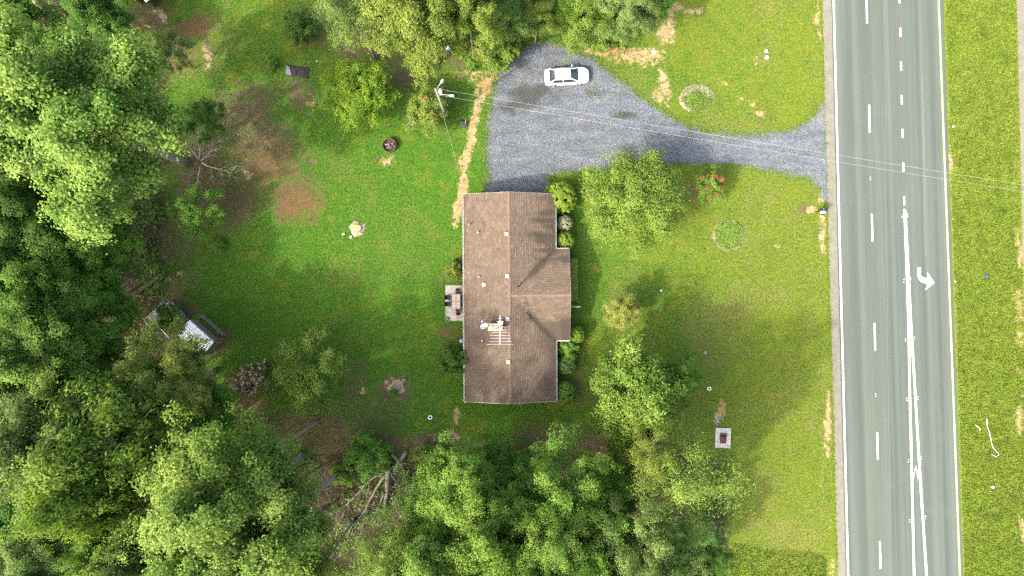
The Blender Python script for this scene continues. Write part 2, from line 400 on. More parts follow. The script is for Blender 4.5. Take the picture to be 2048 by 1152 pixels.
xs = np.concatenate([[-600, -250, -120, -80], np.arange(-64, 64.01, .3), [80, 120, 250, 600]])
ys = np.concatenate([[-600, -250, -110, -60], np.arange(-38, 38.01, .3), [60, 110, 250, 600]])
gx, gy = np.meshgrid(xs, ys); nx, ny = len(xs), len(ys)
me = bpy.data.meshes.new('ground')
gz = np.zeros_like(gx)
idx = np.arange(nx * ny).reshape(ny, nx)
q = np.stack([idx[:-1, :-1], idx[:-1, 1:], idx[1:, 1:], idx[1:, :-1]], -1).reshape(-1, 4)
me.vertices.add(nx * ny); me.vertices.foreach_set('co', np.stack([gx, gy, gz], -1).astype(np.float32).ravel())
me.loops.add(q.size); me.loops.foreach_set('vertex_index', q.astype(np.int32).ravel())
me.polygons.add(len(q)); me.polygons.foreach_set('loop_start', np.arange(0, q.size, 4, dtype=np.int32))
br, st, fo, lu, cl, mo = masks(gx.ravel(), gy.ravel())
one = np.ones_like(br)
set_attr(me, 'mask_a', 'FLOAT_COLOR', np.stack([br, st, fo, one], -1))
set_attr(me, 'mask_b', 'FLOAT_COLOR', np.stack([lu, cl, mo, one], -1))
set_attr(me, 'tint', 'FLOAT', one * .5)
me.update(calc_edges=True); me.materials.append(M['ground'])
tag(link('ground', me), kind='structure')

# ------------------------------------------------------------------ road
def lin(a, b, py): return a + (b - a) * py / 1152.0
def road_material():
    t = NT('worn_asphalt'); v = t.coord(); vr = t.mapv(v, rot=(0, 0, R(-1.75)))
    s = t.n.new('ShaderNodeSeparateXYZ'); t.lk(vr, s.inputs[0])
    lane = t.noise(t.mapv(vr, (1, .004, 1)), 1.1, 3, .6)
    streak = t.noise(t.mapv(vr, (1, .02, 1)), 5, 4, .65)
    fine = t.noise(v, 22, 3, .7); big = t.noise(v, .12, 3)
    c = t.ramp(lane, [(.34, (.066, .082, .073)), (.50, (.090, .103, .088)), (.62, (.112, .116, .090))])
    c = t.mix(t.math('MULTIPLY', t.maprange(streak, .48, .66), .28), c, (.125, .132, .122))
    c = t.mix(t.maprange(big, .3, .7, 0, .25), c, (.080, .092, .088))
    c = t.mix(1, c, t.ramp(fine, [(.3, .80), (.7, 1.18)]), 'MULTIPLY')
    wp = t.math('COSINE', t.math('MULTIPLY', t.math('SUBTRACT', s.outputs[0], 36.75), 2 * math.pi / 1.82))
    wob = t.noise(t.mapv(vr, (1, .05, 1)), .8, 3)
    c = t.mix(1, c, t.ramp(t.math('ADD', t.math('MULTIPLY', wp, .3), wob), [(.2, .86), (.55, 1.0), (.9, 1.10)]), 'MULTIPLY')
    spots = t.noise(v, 2.3, 2, .5)
    c = t.mix(t.maprange(spots, .73, .78, 0, .5), c, (.045, .05, .047))
    c = t.mix(t.maprange(t.noise(t.mapv(v, loc=(9, 3, 0)), .35, 4, .6), .55, .75, 0, .3), c, (.118, .122, .108))
    c = t.mix(1, c, (.96, 1.03, 1.06), 'MULTIPLY'); t.col(c, .67); t.rough(.85); t.b.inputs['Specular IOR Level'].default_value = .2; t.bump(fine, .4, .008)
    return t.m
M['road'] = road_material()
def shoulder_material():
    t = NT('dusty_shoulder'); v = t.coord(); n = t.noise(v, 1.2, 5, .65); f = t.noise(v, 20, 3, .7)
    c = t.ramp(n, [(.3, (.125, .120, .098)), (.7, (.175, .168, .140))])
    t.col(t.mix(1, c, t.ramp(f, [(.3, .82), (.7, 1.15)]), 'MULTIPLY'), .72); t.rough(.9); t.bump(f, .4, .008); return t.m
M['shoulder'] = shoulder_material()
def worn_paint(name, c):
    t = NT(name); v = t.coord(); n = t.noise(v, 5, 5, .75); q = t.noise(v, 1.1, 3)
    k = t.maprange(t.math('ADD', n, t.math('MULTIPLY', q, .25)), .40, .54)
    t.col(t.mix(k, tuple(x * .42 for x in c), c)); t.rough(.7); return t.m
M['mark_white'] = worn_paint('road_paint_white', (.52, .52, .51))
M['mark_yellow'] = worn_paint('road_paint_yellow', (.50, .42, .15))
M['seal'] = simple('tar_seam', (.075, .08, .08), .7, .3, 2)
Y0, Y1 = -500, 1652                           # the road runs on past the picture
steps = np.arange(Y0, Y1 + 1, 6)
def strip(name, fl, fr, z, mat, parent=None, ys_=steps, skirt=.1, jag=0, seed=0):
    b = MB(); vs = []
    for py in ys_:
        j = (fbm(np.array([py * .05]), np.array([seed * 3.1]), 1.7, seed)[0] - .5) * jag
        j2 = (fbm(np.array([py * .05]), np.array([seed * 7.7 + 50]), 1.7, seed)[0] - .5) * jag
        l = W(fl(py) + j, py); r = W(fr(py) + j2, py)
        vs += [(l[0] - .05, l[1], z - skirt), (l[0], l[1], z), (r[0], r[1], z), (r[0] + .05, r[1], z - skirt)]
    fs = []
    for i in range(len(ys_) - 1):
        a = i * 4; c = a + 4
        for k in range(3): fs.append((a + k, c + k, c + k + 1, a + k + 1))
    b.add(vs, fs); return b.build(name, mat, parent)
road = strip('road', lambda y: lin(1662, 1691, y), lambda y: lin(1885.5, 1925.5, y), .05, M['road'], jag=1.5, seed=2); tag(road, kind='structure')
sh = strip('paved_shoulder', lambda y: lin(1645, 1677, y), lambda y: lin(1663, 1692, y), .044, M['shoulder'], road, jag=4.5, seed=5)
far = strip('far_carriageway', lambda y: lin(2034, 2063, y), lambda y: lin(2240, 2270, y), .05, M['shoulder'], jag=3, seed=8)
tag(far, kind='structure')
ZM = .055
def ribbon(name, pts, w, mat, z=ZM, parent=road):
    """painted stripe along picture points, w pixels wide"""
    P = [Vector(W(*p)[:2]) for p in pts]; vs = []; h = w / S0 / 2
    for i, p in enumerate(P):
        t = (P[min(i + 1, len(P) - 1)] - P[max(i - 1, 0)]).normalized(); n = Vector((-t.y, t.x))
        vs += [(p.x + n.x * h, p.y + n.y * h, z), (p.x - n.x * h, p.y - n.y * h, z)]
    b = MB().add(vs, [(2 * i, 2 * i + 1, 2 * i + 3, 2 * i + 2) for i in range(len(P) - 1)])
    return b.build(name, mat, parent)
ribbon('edge_line', [(lin(1666.7, 1696, y), y) for y in range(-400, 1600, 100)], 3.6, M['mark_white'])
ribbon('edge_line', [(lin(1876.7, 1919.3, y), y) for y in range(-400, 1600, 100)], 3.0, M['mark_yellow'])
for y0 in range(-222 - 218, 1500, 218):
    y0 = y0 + 214 if True else y0
    ribbon('lane_dash', [(lin(1732.6, 1761, y0), y0), (lin(1732.6, 1761, y0 + 55), y0 + 55)], 3.5, M['mark_white'])
for k in range(-6, 6):
    y0 = 56 + k * 67.3 - 67.3 + 67.3
    ribbon('turn_lane_dash', [(lin(1798.5, 1825, y0), y0), (lin(1798.5, 1825, y0 + 18), y0 + 18)], 3.4, M['mark_white'])
ribbon('channel_line', [(1808.5, 418), (1813.5, 551), (1817, 660), (1818.7, 768), (1823, 945), (1827.7, 1152), (1839, 1650)], 4.4, M['mark_white'])
ribbon('channel_line', [(1809.5, 421), (1816.5, 551), (1822, 660), (1828.7, 768), (1839, 945), (1852.7, 1152), (1884, 1650)], 4.4, M['mark_white'], z=ZM + .004)
ribbon('chevron', [(1825, 957), (1830.5, 933), (1838, 960)], 4.0, M['mark_white'], z=ZM + .008)
arrow = [(575, 318), (655, 315), (648, 510), (690, 555), (750, 585), (825, 600), (820, 440), (1005, 712), (770, 900), (825, 742), (735, 725), (650, 680), (595, 610), (575, 540)]
MB().sheet([W(1790 + x / 12.8, 510 + y / 12.8)[:2] for x, y in arrow[::-1]], ZM).build('turn_arrow', M['mark_white'], road)
for (x, y) in [(1740, 357), (1804, 432), (1814, 430), (1807, 561), (1821, 557), (1810, 680), (1828, 677), (1751, 790), (1813, 798), (1835, 796), (1816, 921), (1842, 915), (1819, 1041), (1850, 1034)]:
    b = MB()
    for dy in (-2.2, 2.2):
        wx_, wy_, _ = W(x + random.uniform(-.5, .5), y + dy); b.box((wx_, wy_, .06), (.11, .07, .02), random.uniform(-.3, .3))
    b.build('road_marker', M['mark_white'], road)
ribbon('tar_seam', [(lin(1737, 1775, y) + random.uniform(-.4, .4), y) for y in range(-300, 1500, 30)], 1.3, M['seal'], z=ZM - .002)
ribbon('tar_seam', [(1747 + (y - 560) * .012, y) for y in range(560, 1400, 40)], .8, M['seal'], z=ZM - .002)
ribbon('tar_seam', [(lin(1829, 1836, y) , y) for y in range(690, 1400, 40)], .8, M['seal'], z=ZM - .002)

M['crack'] = simple('pale_crack', (.15, .155, .135), .9, .1, 4)
ribbon('crack', [(1843 + (y - 150) * .02 + random.uniform(-1.2, 1.2), y) for y in range(150, 520, 7)], .9, M['crack'], z=ZM - .002)
ribbon('crack', [(1772 + (y - 420) * .012 + random.uniform(-.8, .8), y) for y in range(-100, 1300, 14)], .5, M['crack'], z=ZM - .002)
ribbon('tyre_mark', [(1816 + 6 * math.sin((y - 440) / 40), y) for y in range(440, 560, 8)], 1.6, M['seal'], z=ZM - .002)
# ------------------------------------------------------------------ gravel driveway
def smooth_poly(pts, n=8):
    P = [Vector(p) for p in pts]; out = []
    for i in range(len(P)):
        a, b, c, d = P[i - 1], P[i], P[(i + 1) % len(P)], P[(i + 2) % len(P)]
        for k in range(n):
            t = k / n
            out.append(.5 * ((2 * b) + (c - a) * t + (2 * a - 5 * b + 4 * c - d) * t * t + (3 * b - a - 3 * c + d) * t ** 3))
    return [tuple(p) for p in out]
def sheet_mesh(name, poly, z, step, mat, attrs, rough=0, seed=0):
    """a sheet with a frayed outline and inner points that carry attributes"""
    P = np.array(poly); nxt = np.roll(P, -1, 0); pts = []
    for a, b in zip(P, nxt):
        n = max(1, int(np.hypot(*(b - a)) / (step * .6)))
        for k in range(n): pts.append(a + (b - a) * k / n)
    P = np.array(pts); t = np.roll(P, -1, 0) - np.roll(P, 1, 0); t /= np.maximum(1e-6, np.hypot(t[:, 0], t[:, 1]))[:, None]
    P = P + np.stack([-t[:, 1], t[:, 0]], -1) * ((fbm(P[:, 0], P[:, 1], 1.6, seed, 4) - .5) * rough)[:, None]
    x0, y0 = P.min(0); x1, y1 = P.max(0)
    ax, ay = np.meshgrid(np.arange(x0, x1, step), np.arange(y0, y1, step)); ax = ax.ravel(); ay = ay.ravel()
    ins = np.zeros(len(ax), bool); j = len(P) - 1
    for i in range(len(P)):
        c = ((P[i, 1] > ay) != (P[j, 1] > ay)) & (ax < (P[j, 0] - P[i, 0]) * (ay - P[i, 1]) / (P[j, 1] - P[i, 1] + 1e-12) + P[i, 0]); ins ^= c; j = i
    nb = len(P); V = [Vector(p) for p in P] + [Vector(p) for p in np.stack([ax[ins], ay[ins]], -1)]
    r = delaunay_2d_cdt(V, [(i, (i + 1) % nb) for i in range(nb)], [], 1, 1e-5)
    me = bpy.data.meshes.new(name); me.from_pydata([(p.x, p.y, z) for p in r[0]], [], r[2])
    xy = np.array([(p.x, p.y) for p in r[0]])
    for an, fn in attrs.items(): set_attr(me, an, 'FLOAT', fn(xy[:, 0], xy[:, 1]))
    me.materials.append(mat); me.update(); return me
DRIVE = [(1660, 190), (1640, 212), (1612, 245), (1560, 263), (1500, 268), (1440, 266), (1385, 256), (1345, 236), (1310, 213), (1270, 184), (1235, 154), (1200, 128), (1165, 106), (1120, 92), (1065, 84),
         (1040, 98), (1018, 118), (1000, 140), (989, 166), (982, 205), (976, 250), (973, 300), (974, 350), (977, 402), (1040, 404), (1094, 402), (1097, 362), (1120, 347), (1180, 339), (1250, 332), (1340, 327), (1440, 328), (1500, 335), (1560, 345), (1608, 358), (1635, 374), (1662, 402)]
def gravel_material():
    t = NT('blue_grey_gravel'); v = t.coord(); stn = t.attr('stain').outputs['Fac']
    vc = t.voro(v, 14, 'Color'); g = t.sep(vc)[0]; n = t.noise(v, .35, 5, .6, .4); f = t.noise(v, 9, 5, .75)
    c = t.ramp(n, [(.3, (.092, .104, .116)), (.55, (.112, .122, .130)), (.75, (.140, .146, .146))])
    rut = t.noise(t.mapv(v, (.25, 1, 1), rot=(0, 0, R(8))), 1.1, 3, .6)
    c = t.mix(1, c, t.ramp(rut, [(.35, .84), (.5, 1.0), (.65, 1.16)]), 'MULTIPLY')
    c = t.mix(1, c, t.ramp(g, [(.0, .62), (.5, 1.0), (1.0, 1.45)]), 'MULTIPLY')
    c = t.mix(1, c, t.ramp(f, [(.3, .72), (.7, 1.3)]), 'MULTIPLY')
    a = t.maprange(t.math('ADD', stn, t.math('MULTIPLY', t.math('SUBTRACT', f, .5), 1.5)), .22, .62)
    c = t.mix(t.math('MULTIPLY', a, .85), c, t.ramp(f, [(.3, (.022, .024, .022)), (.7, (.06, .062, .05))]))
    c = t.mix(1, c, (.93, .98, 1.08), 'MULTIPLY'); t.col(c, .70); t.rough(.85); t.bump(t.math('ADD', g, f), .8, .03); return t.m
M['gravel'] = gravel_material()
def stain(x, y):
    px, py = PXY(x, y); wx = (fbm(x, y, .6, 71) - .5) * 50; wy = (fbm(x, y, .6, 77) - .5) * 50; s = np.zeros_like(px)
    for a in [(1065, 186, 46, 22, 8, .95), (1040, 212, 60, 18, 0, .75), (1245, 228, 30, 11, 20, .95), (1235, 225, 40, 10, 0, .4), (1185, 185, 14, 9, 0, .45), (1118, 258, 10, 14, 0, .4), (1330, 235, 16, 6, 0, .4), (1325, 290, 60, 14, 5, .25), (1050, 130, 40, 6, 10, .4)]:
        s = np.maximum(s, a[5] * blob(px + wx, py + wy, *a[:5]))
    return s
me = sheet_mesh('gravel_driveway', [W(*p)[:2] for p in smooth_poly(DRIVE)], .02, .35, M['gravel'], {'stain': stain}, 1.15, 4)
drive = tag(link('gravel_driveway', me), kind='structure')
# loose stones, larger and spilled along the edge
def stones_mesh(name, pts, r0, r1, mat):
    n = len(pts); k = 5; a0 = rng.random(n) * 6.28; rr = rng.uniform(r0, r1, n)
    top = np.stack([pts[:, 0], pts[:, 1], pts[:, 2] + rr * .7], -1); tri = []
    ring = [np.stack([pts[:, 0] + rr * rng.uniform(.7, 1.2, n) * np.cos(a0 + j * 6.283 / k), pts[:, 1] + rr * rng.uniform(.7, 1.2, n) * np.sin(a0 + j * 6.283 / k), pts[:, 2]], -1) for j in range(k)]
    for j in range(k): tri.append(np.stack([ring[j], ring[(j + 1) % k], top], 1))
    co = np.stack(tri, 1).reshape(-1, 3)
    return np_mesh(name, co, 3, mat, {'stain': ('FLOAT', stain(co[:, 0], co[:, 1]))})
def in_poly(poly, ax, ay):
    ins = np.zeros(len(ax), bool); j = len(poly) - 1
    for i in range(len(poly)):
        xi, yi = poly[i]; xj, yj = poly[j]
        ins ^= ((yi > ay) != (yj > ay)) & (ax < (xj - xi) * (ay - yi) / (yj - yi + 1e-12) + xi); j = i
    return ins
dp = [W(*p)[:2] for p in smooth_poly(DRIVE, 3)]
ax = rng.uniform(-3, 35.5, 60000); ay = rng.uniform(9, 27.5, 60000); k = in_poly(dp, ax, ay)
loose = stones_mesh('loose_gravel', np.stack([ax[k], ay[k], np.full(k.sum(), .02)], -1)[:17000], .035, .075, M['gravel'])
tag(link('loose_gravel', loose), 'loose blue-grey gravel scattered over the driveway', 'gravel', kind='stuff')
spill = []
for (x0, y0), (x1, y1) in zip(dp, dp[1:] + dp[:1]):
    ln_ = math.hypot(x1 - x0, y1 - y0)
    for _ in range(int(ln_ * 16)):
        t_ = random.random(); spill.append((x0 + (x1 - x0) * t_ + random.gauss(0, .28), y0 + (y1 - y0) * t_ + random.gauss(0, .28), .015))
spill = [q for q in spill if PXY(q[0], q[1])[0] < 1640 and not (977 < PXY(q[0], q[1])[0] < 1095 and PXY(q[0], q[1])[1] > 380)]
tag(link('gravel_spill', stones_mesh('gravel_spill', np.array(spill), .03, .08, M['gravel'])), 'stray gravel along the driveway edges', 'gravel', kind='stuff')
# pale stones in the bare soil under the big tree and along the road
pts = []
for cx, cy_, rx, ry, n in [(480, 215, 60, 45, 420), (500, 260, 90, 60, 260), (420, 290, 60, 60, 200), (320, 40, 40, 30, 90), (560, 170, 60, 30, 120), (930, 245, 12, 60, 60), (1641, 460, 4, 60, 90), (1645, 950, 4, 160, 120)]:
    for _ in range(n): pts.append(W(random.gauss(cx, rx * .6), random.gauss(cy_, ry * .6), 0))
pebbles = stones_mesh('scattered_pebbles', np.array(pts), .018, .045, M['stone_white'])
tag(link('scattered_pebbles', pebbles), 'pale pebbles scattered over bare soil and lawn edges', 'pebbles', kind='stuff')

# ------------------------------------------------------------------ grass blades
def blades(n, x0, x1, y0, y1, ln, wd, keep, name):
    x = rng.uniform(x0, x1, n); y = rng.uniform(y0, y1, n)
    br, st, fo, lu, cl, mo = masks(x, y)
    k = keep(x, y, br, st, fo, mo); x, y = x[k], y[k]; n = len(x)
    A = np.stack([br, st, fo, np.ones_like(br)], -1)[k]; B = np.stack([lu, cl, mo, np.ones_like(br)], -1)[k]
    a = rng.uniform(0, 6.283, n); l = rng.uniform(*ln, n); w = rng.uniform(*wd, n); lean = rng.uniform(.35, 1.0, n); b = rng.uniform(0, 6.283, n)
    p0 = np.stack([x - w * np.cos(a), y - w * np.sin(a), np.zeros(n)], -1); p1 = np.stack([x + w * np.cos(a), y + w * np.sin(a), np.zeros(n)], -1)
    p2 = np.stack([x + l * lean * np.cos(b), y + l * lean * np.sin(b), l * np.sqrt(1.02 - lean ** 2)], -1)
    co = np.stack([p0, p1, p2], 1).reshape(-1, 3)
    clump = fbm(x, y, 1.4, 91)
    ti = np.clip(.55 + (rng.random(n) - .5) * .9 + (clump - .5) * 1.3, 0, 1)
    me = np_mesh(name, co, 3, M['ground'], {'mask_a': ('FLOAT_COLOR', np.repeat(A, 3, 0)), 'mask_b': ('FLOAT_COLOR', np.repeat(B, 3, 0)), 'tint': ('FLOAT', np.repeat(ti, 3))})
    return link(name, me)
def rx_of(x, y):
    px, py = PXY(x, y); return px, py
EXCL = [[W(*p)[:2] for p in smooth_poly(DRIVE, 3)], [(-5, 10.2), (5, 10.2), (5, 4.2), (6.4, 4.2), (6.4, -5.8), (5, -5.8), (5, -12.2), (-5, -12.2)], [W(*p)[:2] for p in ((890, 569), (932, 569), (932, 642), (890, 642))]]
def keep_lawn(x, y, br, st, fo, mo):
    px, py = PXY(x, y); k = (px < lin(1643, 1675, py)) & (mo < .5)
    for e in EXCL: k &= ~in_poly(e, x, y)
    return k & (np.maximum.reduce([br, st, fo]) + (fbm(x, y, 1.9, 83) - .5) * 1.7 + rng.random(len(x)) * .2 < .52)
def keep_long(x, y, br, st, fo, mo):
    px, py = PXY(x, y)
    return (mo > .5) & ((px > lin(1889, 1929, py)) & (px < lin(2031, 2060, py)) | (px < lin(1640, 1672, py))) & (st + rng.random(len(x)) * .6 < .75)
tag(blades(330000, -42, 35.5, -30, 32, (.07, .15), (.012, .03), keep_lawn, 'lawn_grass'), 'short mown grass of the yard lawn', 'grass', kind='stuff')
tag(blades(420000, 22, 58, -32, 32, (.14, .36), (.02, .045), keep_long, 'rough_grass'), 'longer unmown grass along the road median', 'grass', kind='stuff')
# ------------------------------------------------------------------ house
def brick_material():
    t = NT('red_brick'); v = t.coord(); n = t.n.new('ShaderNodeTexBrick')
    n.inputs['Color1'].default_value = (.22, .09, .06, 1); n.inputs['Color2'].default_value = (.30, .14, .10, 1); n.inputs['Mortar'].default_value = (.35, .33, .30, 1)
    n.inputs['Scale'].default_value = 4; n.inputs['Mortar Size'].default_value = .02
    t.lk(t.mapv(v, rot=(R(90), 0, 0)), n.inputs['Vector']); t.col(n.outputs[0]); t.rough(.85); t.bump(n.outputs['Fac'], .5, .01); return t.m
M['brick'] = brick_material()
def shingle_material():
    t = NT('asphalt_shingle'); v = t.coord(); tint = t.attr('tint').outputs['Fac']; stn = t.attr('stain').outputs['Fac']
    f = t.noise(v, 26, 3, .75); b = t.noise(v, .5, 4, .6)
    c = t.ramp(tint, [(0, (.088, .062, .046)), (.5, (.118, .087, .065)), (1, (.168, .126, .096))])
    c = t.mix(1, c, t.ramp(f, [(.3, .78), (.7, 1.2)]), 'MULTIPLY'); c = t.mix(1, c, t.ramp(b, [(.3, .86), (.7, 1.1)]), 'MULTIPLY')
    a = t.maprange(t.math('ADD', stn, t.math('MULTIPLY', t.math('SUBTRACT', f, .5), .35)), .10, .62)
    c = t.mix(t.math('MULTIPLY', a, .82), c, (.040, .033, .026))
    t.col(t.mix(1, c, (.98, 1.0, 1.0), 'MULTIPLY'), .78); t.rough(.9); t.b.inputs['Specular IOR Level'].default_value = .15; t.bump(f, .4, .01); return t.m
M['shingle'] = shingle_material()
M['ridge'] = simple('ridge_shingle', (.135, .095, .070), .9, .2, 4)
M['deck'] = simple('roof_felt', (.055, .042, .034), .9, .2, 3)
M['siding'] = simple('white_siding', (.62, .61, .58), .6, .05)
M['pane'] = simple('window_glass', (.03, .04, .05), .08, .2, spec=.6)
M['door'] = simple('door_paint', (.12, .03, .025), .5, .1)
M['vent'] = simple('vent_metal', (.36, .31, .29), .5, .1)
M['gutter'] = simple('gutter_metal', (.44, .45, .45), .5, .2, 2)
XL, XR, YT, YB = -5.08, 4.60, 9.95, -12.0
XF, YG0, YG1 = 6.08, -5.56, 4.07
XRID = (XL + XR) / 2; HW = (XR - XL) / 2; ZE = 2.75; PITCH = 4.0 / 12; ZR = ZE + HW * PITCH
YG = (YG0 + YG1) / 2
house = empty('house', (0, 0, 0), R(.35), 'long single storey house with brown shingle roof and front gable', 'house')
def zm(x): return ZR - PITCH * abs(x - XRID)
def zg(y): return ZR - PITCH * abs(y - YG) - .01
# walls (brick), set back under the eaves
wl = MB(); a = .45
ring = [(XL + a, YB + .3), (XR - a, YB + .3), (XR - a, YG0 + .4), (XF - .5, YG0 + .4), (XF - .5, YG1 - .4), (XR - a, YG1 - .4), (XR - a, YT - .3), (XL + a, YT - .3)]
n = len(ring); vs = [(x, y, 0) for x, y in ring] + [(x, y, ZE + .12) for x, y in ring]
wl.add(vs, [(i, (i + 1) % n, n + (i + 1) % n, n + i) for i in range(n)])
for y in (YB + .3, YT - .3):   # gable triangles
    s = [(XL + a, y, ZE + .12), (XR - a, y, ZE + .12), (XRID, y, ZR - .08)]; wl.add(s, [(0, 1, 2)])
wl.add([(XF - .5, YG0 + .4, ZE + .12), (XF - .5, YG1 - .4, ZE + .12), (XF - .5, YG, ZR - .08)], [(0, 1, 2)])
wl.build('wall', M['brick'], house)
# roof deck
d = .05; rf = MB()
def slab(b, quad, th=.12):
    b.add([(x, y, z - d) for x, y, z in quad] + [(x, y, z - d - th) for x, y, z in quad], [(0, 1, 2, 3), (7, 6, 5, 4)] + [(i, 4 + i, 4 + (i + 1) % 4, (i + 1) % 4) for i in range(4)])
slab(rf, [(XL, YB, ZE), (XRID, YB, ZR), (XRID, YT, ZR), (XL, YT, ZE)])
slab(rf, [(XRID, YB, ZR), (XR, YB, ZE), (XR, YT, ZE), (XRID, YT, ZR)])
ze2 = zg(YG0)
slab(rf, [(XRID + .4, YG, ZR - .05), (XR, YG0, ze2), (XF, YG0, ze2), (XF, YG, ZR - .03)])
slab(rf, [(XRID + .4, YG, ZR - .05), (XF, YG, ZR - .03), (XF, YG1, ze2), (XR, YG1, ze2)])
roof = rf.build('roof', M['deck'], house)
# shingles: courses of tabs laid up each slope
SH = {'co': [], 't': [], 's': []}
def roof_stain_mottle(x, y):
    """algae streaks that run down the slope below valleys and eaves, and a mottled darker lower end"""
    s = np.zeros_like(x)
    str_ = vnoise(x * .12, y, 2.2, 7) * .6 + vnoise(x * .2, y, 5.5, 12) * .4
    s = np.maximum(s, sstep(.1, 1, (x - .8) / 4.0) * sstep(.46, .66, str_) * 1.1 * (x > XRID) * (y > 2.5))
    s = np.maximum(s, .35 * sstep(.6, 1, (x - .2) / 4.2) * (x > XRID) * (y > 2.5))
    for yc, w_, x0_ in ((7.9, .16, 1.4), (7.1, .22, 1.0), (6.4, .14, 1.6), (5.6, .22, .6), (5.05, .16, 1.2), (8.9, .12, 2.4)):
        wob = (vnoise(x, y * 0 + yc, 1.1, 5) - .5) * .4
        s = np.maximum(s, np.exp(-((y - yc + wob) / (w_ * (1 + .25 * (x - x0_)))) ** 2) * sstep(x0_, x0_ + 2.2, x) * (.55 + .5 * vnoise(x, y, 2.5, 44)))
    # valleys
    u = (x - XRID)
    dv1 = (y - YG) - u; dv2 = (YG - y) - u
    along = sstep(.8, 3.0, u)
    n_ = vnoise(x, y, 1.4, 33)
    s = np.maximum(s, np.exp(-((dv1 + .1) / (.26 + .35 * n_)) ** 2) * along * 1.0 * (u > 0))
    s = np.maximum(s, np.exp(-((dv2 - .0) / (.26 + .45 * n_)) ** 2) * along * 1.0 * (u > 0) * (y > YG0 - .6))
    strx = vnoise(x, y * .12, 1.6, 15)
    s = np.maximum(s, sstep(.42, .8, strx) * sstep(.5, -1.9, dv2 * 0 + (y - YG) + 1.7) * .9 * (dv2 < 0.1) * (u > 1.5))
    s = np.maximum(s, .5 * sstep(.2, .9, (u - 1.5) / 3.5) * (y < -3.5) * sstep(.25, .6, vnoise(x, y, .35, 19)))
    s = np.maximum(s, .30 * (y < -4) * sstep(.35, .75, vnoise(x * .5, y, .9, 27)))  # broad mottled darkening across the lower end of both slopes
    s = np.maximum(s, np.exp(-((x - XL) / .22) ** 2) * .55 * sstep(.3, .6, vnoise(x, y, 1.2, 3)))
    return np.clip(s, 0, 1)
def lay(u0, u1, nv, fn, inside, tab=.32, expo=.19):
    """fn(u, v) -> point on the slope at distance u along the eave and v up the slope; lift along normal"""
    ncr = int(nv / expo) + 1
    for c in range(ncr):
        v0 = c * expo; v1 = min(v0 + expo * 1.12, nv)
        us = np.arange(u0 + (-.16 if c % 2 else 0) - .02, u1, tab)
        a = np.maximum(us + .006, u0); b = np.minimum(us + tab - .006, u1)
        k = b - a > .03; a, b = a[k], b[k]
        mid = fn((a + b) / 2, np.full_like(a, v0 + expo * .5), 0); k = inside(mid[:, 0], mid[:, 1]); a, b = a[k], b[k]
        if not len(a): continue
        h = .030 + rng.uniform(-.004, .010, len(a))
        o = lambda q: np.full_like(a, q)
        p0, p1, p2, p3 = fn(a, o(v0), h), fn(b, o(v0), h), fn(b, o(v1), 0 * h + .003), fn(a, o(v1), 0 * h + .003)
        q0, q1 = fn(a, o(v0), 0 * h - .02), fn(b, o(v0), 0 * h - .02)
        SH['co'].append(np.stack([p0, p1, p2, p3, q0, q1, p1, p0], 1).reshape(-1, 3))
        tt = np.clip(rng.normal(.5, .15, len(a)), 0, 1); m = SH['co'][-1]
        SH['t'].append(np.repeat(tt, 8)); SH['s'].append(roof_stain_mottle(m[:, 0], m[:, 1]))
SL = math.hypot(HW, HW * PITCH); cs, sn = HW / SL, HW * PITCH / SL
def f_left(u, v, h): return np.stack([XL + v * cs - h * sn, u, ZE + v * sn + h * cs], -1)
def f_right(u, v, h): return np.stack([XR - v * cs + h * sn, u, ZE + v * sn + h * cs], -1)
SG = math.hypot(YG - YG0, (YG - YG0) * PITCH)
def f_gs(u, v, h): return np.stack([u, YG0 + v * cs - h * sn, ze2 + v * sn + h * cs], -1)
def f_gn(u, v, h): return np.stack([u, YG1 - v * cs + h * sn, ze2 + v * sn + h * cs], -1)
lay(YB, YT, SL, f_left, lambda x, y: x > -99)
in_g = lambda x, y: (x - XRID) > np.abs(y - YG) + .02
lay(YB, YT, SL, f_right, lambda x, y: ~in_g(x, y) | (np.abs(y - YG) > 4.83))
lay(XRID, XF, SG, f_gs, in_g); lay(XRID, XF, SG, f_gn, in_g)
co = np.concatenate(SH['co'])
me = np_mesh('shingles', co, 4, M['shingle'], {'tint': ('FLOAT', np.concatenate(SH['t'])), 'stain': ('FLOAT', np.concatenate(SH['s']))})
tag(link('shingles', me, None, roof), kind='stuff')
# ridge caps
rc = MB(); y = YB
while y < YT - .05:
    y2 = min(y + .24, YT)
    for s in (-1, 1):
        z1 = ZR + .035; dz = .16 * PITCH
        rc.add([(XRID, y, z1 + .012), (XRID + s * .16, y, z1 - dz + .012), (XRID + s * .16, y2, z1 - dz), (XRID, y2, z1)], [(0, 1, 2, 3)])
    y = y2
rc.build('ridge_cap', M['ridge'], roof)
rc = MB(); x = XRID + .2
while x < XF - .05:
    x2 = min(x + .24, XF)
    for s in (-1, 1):
        z1 = ZR + .028; dz = .16 * PITCH
        rc.add([(x2, YG, z1 + .012), (x2, YG + s * .16, z1 - dz + .012), (x, YG + s * .16, z1 - dz), (x, YG, z1)], [(0, 1, 2, 3)])
    x = x2
rc.build('ridge_cap', M['ridge'], roof)
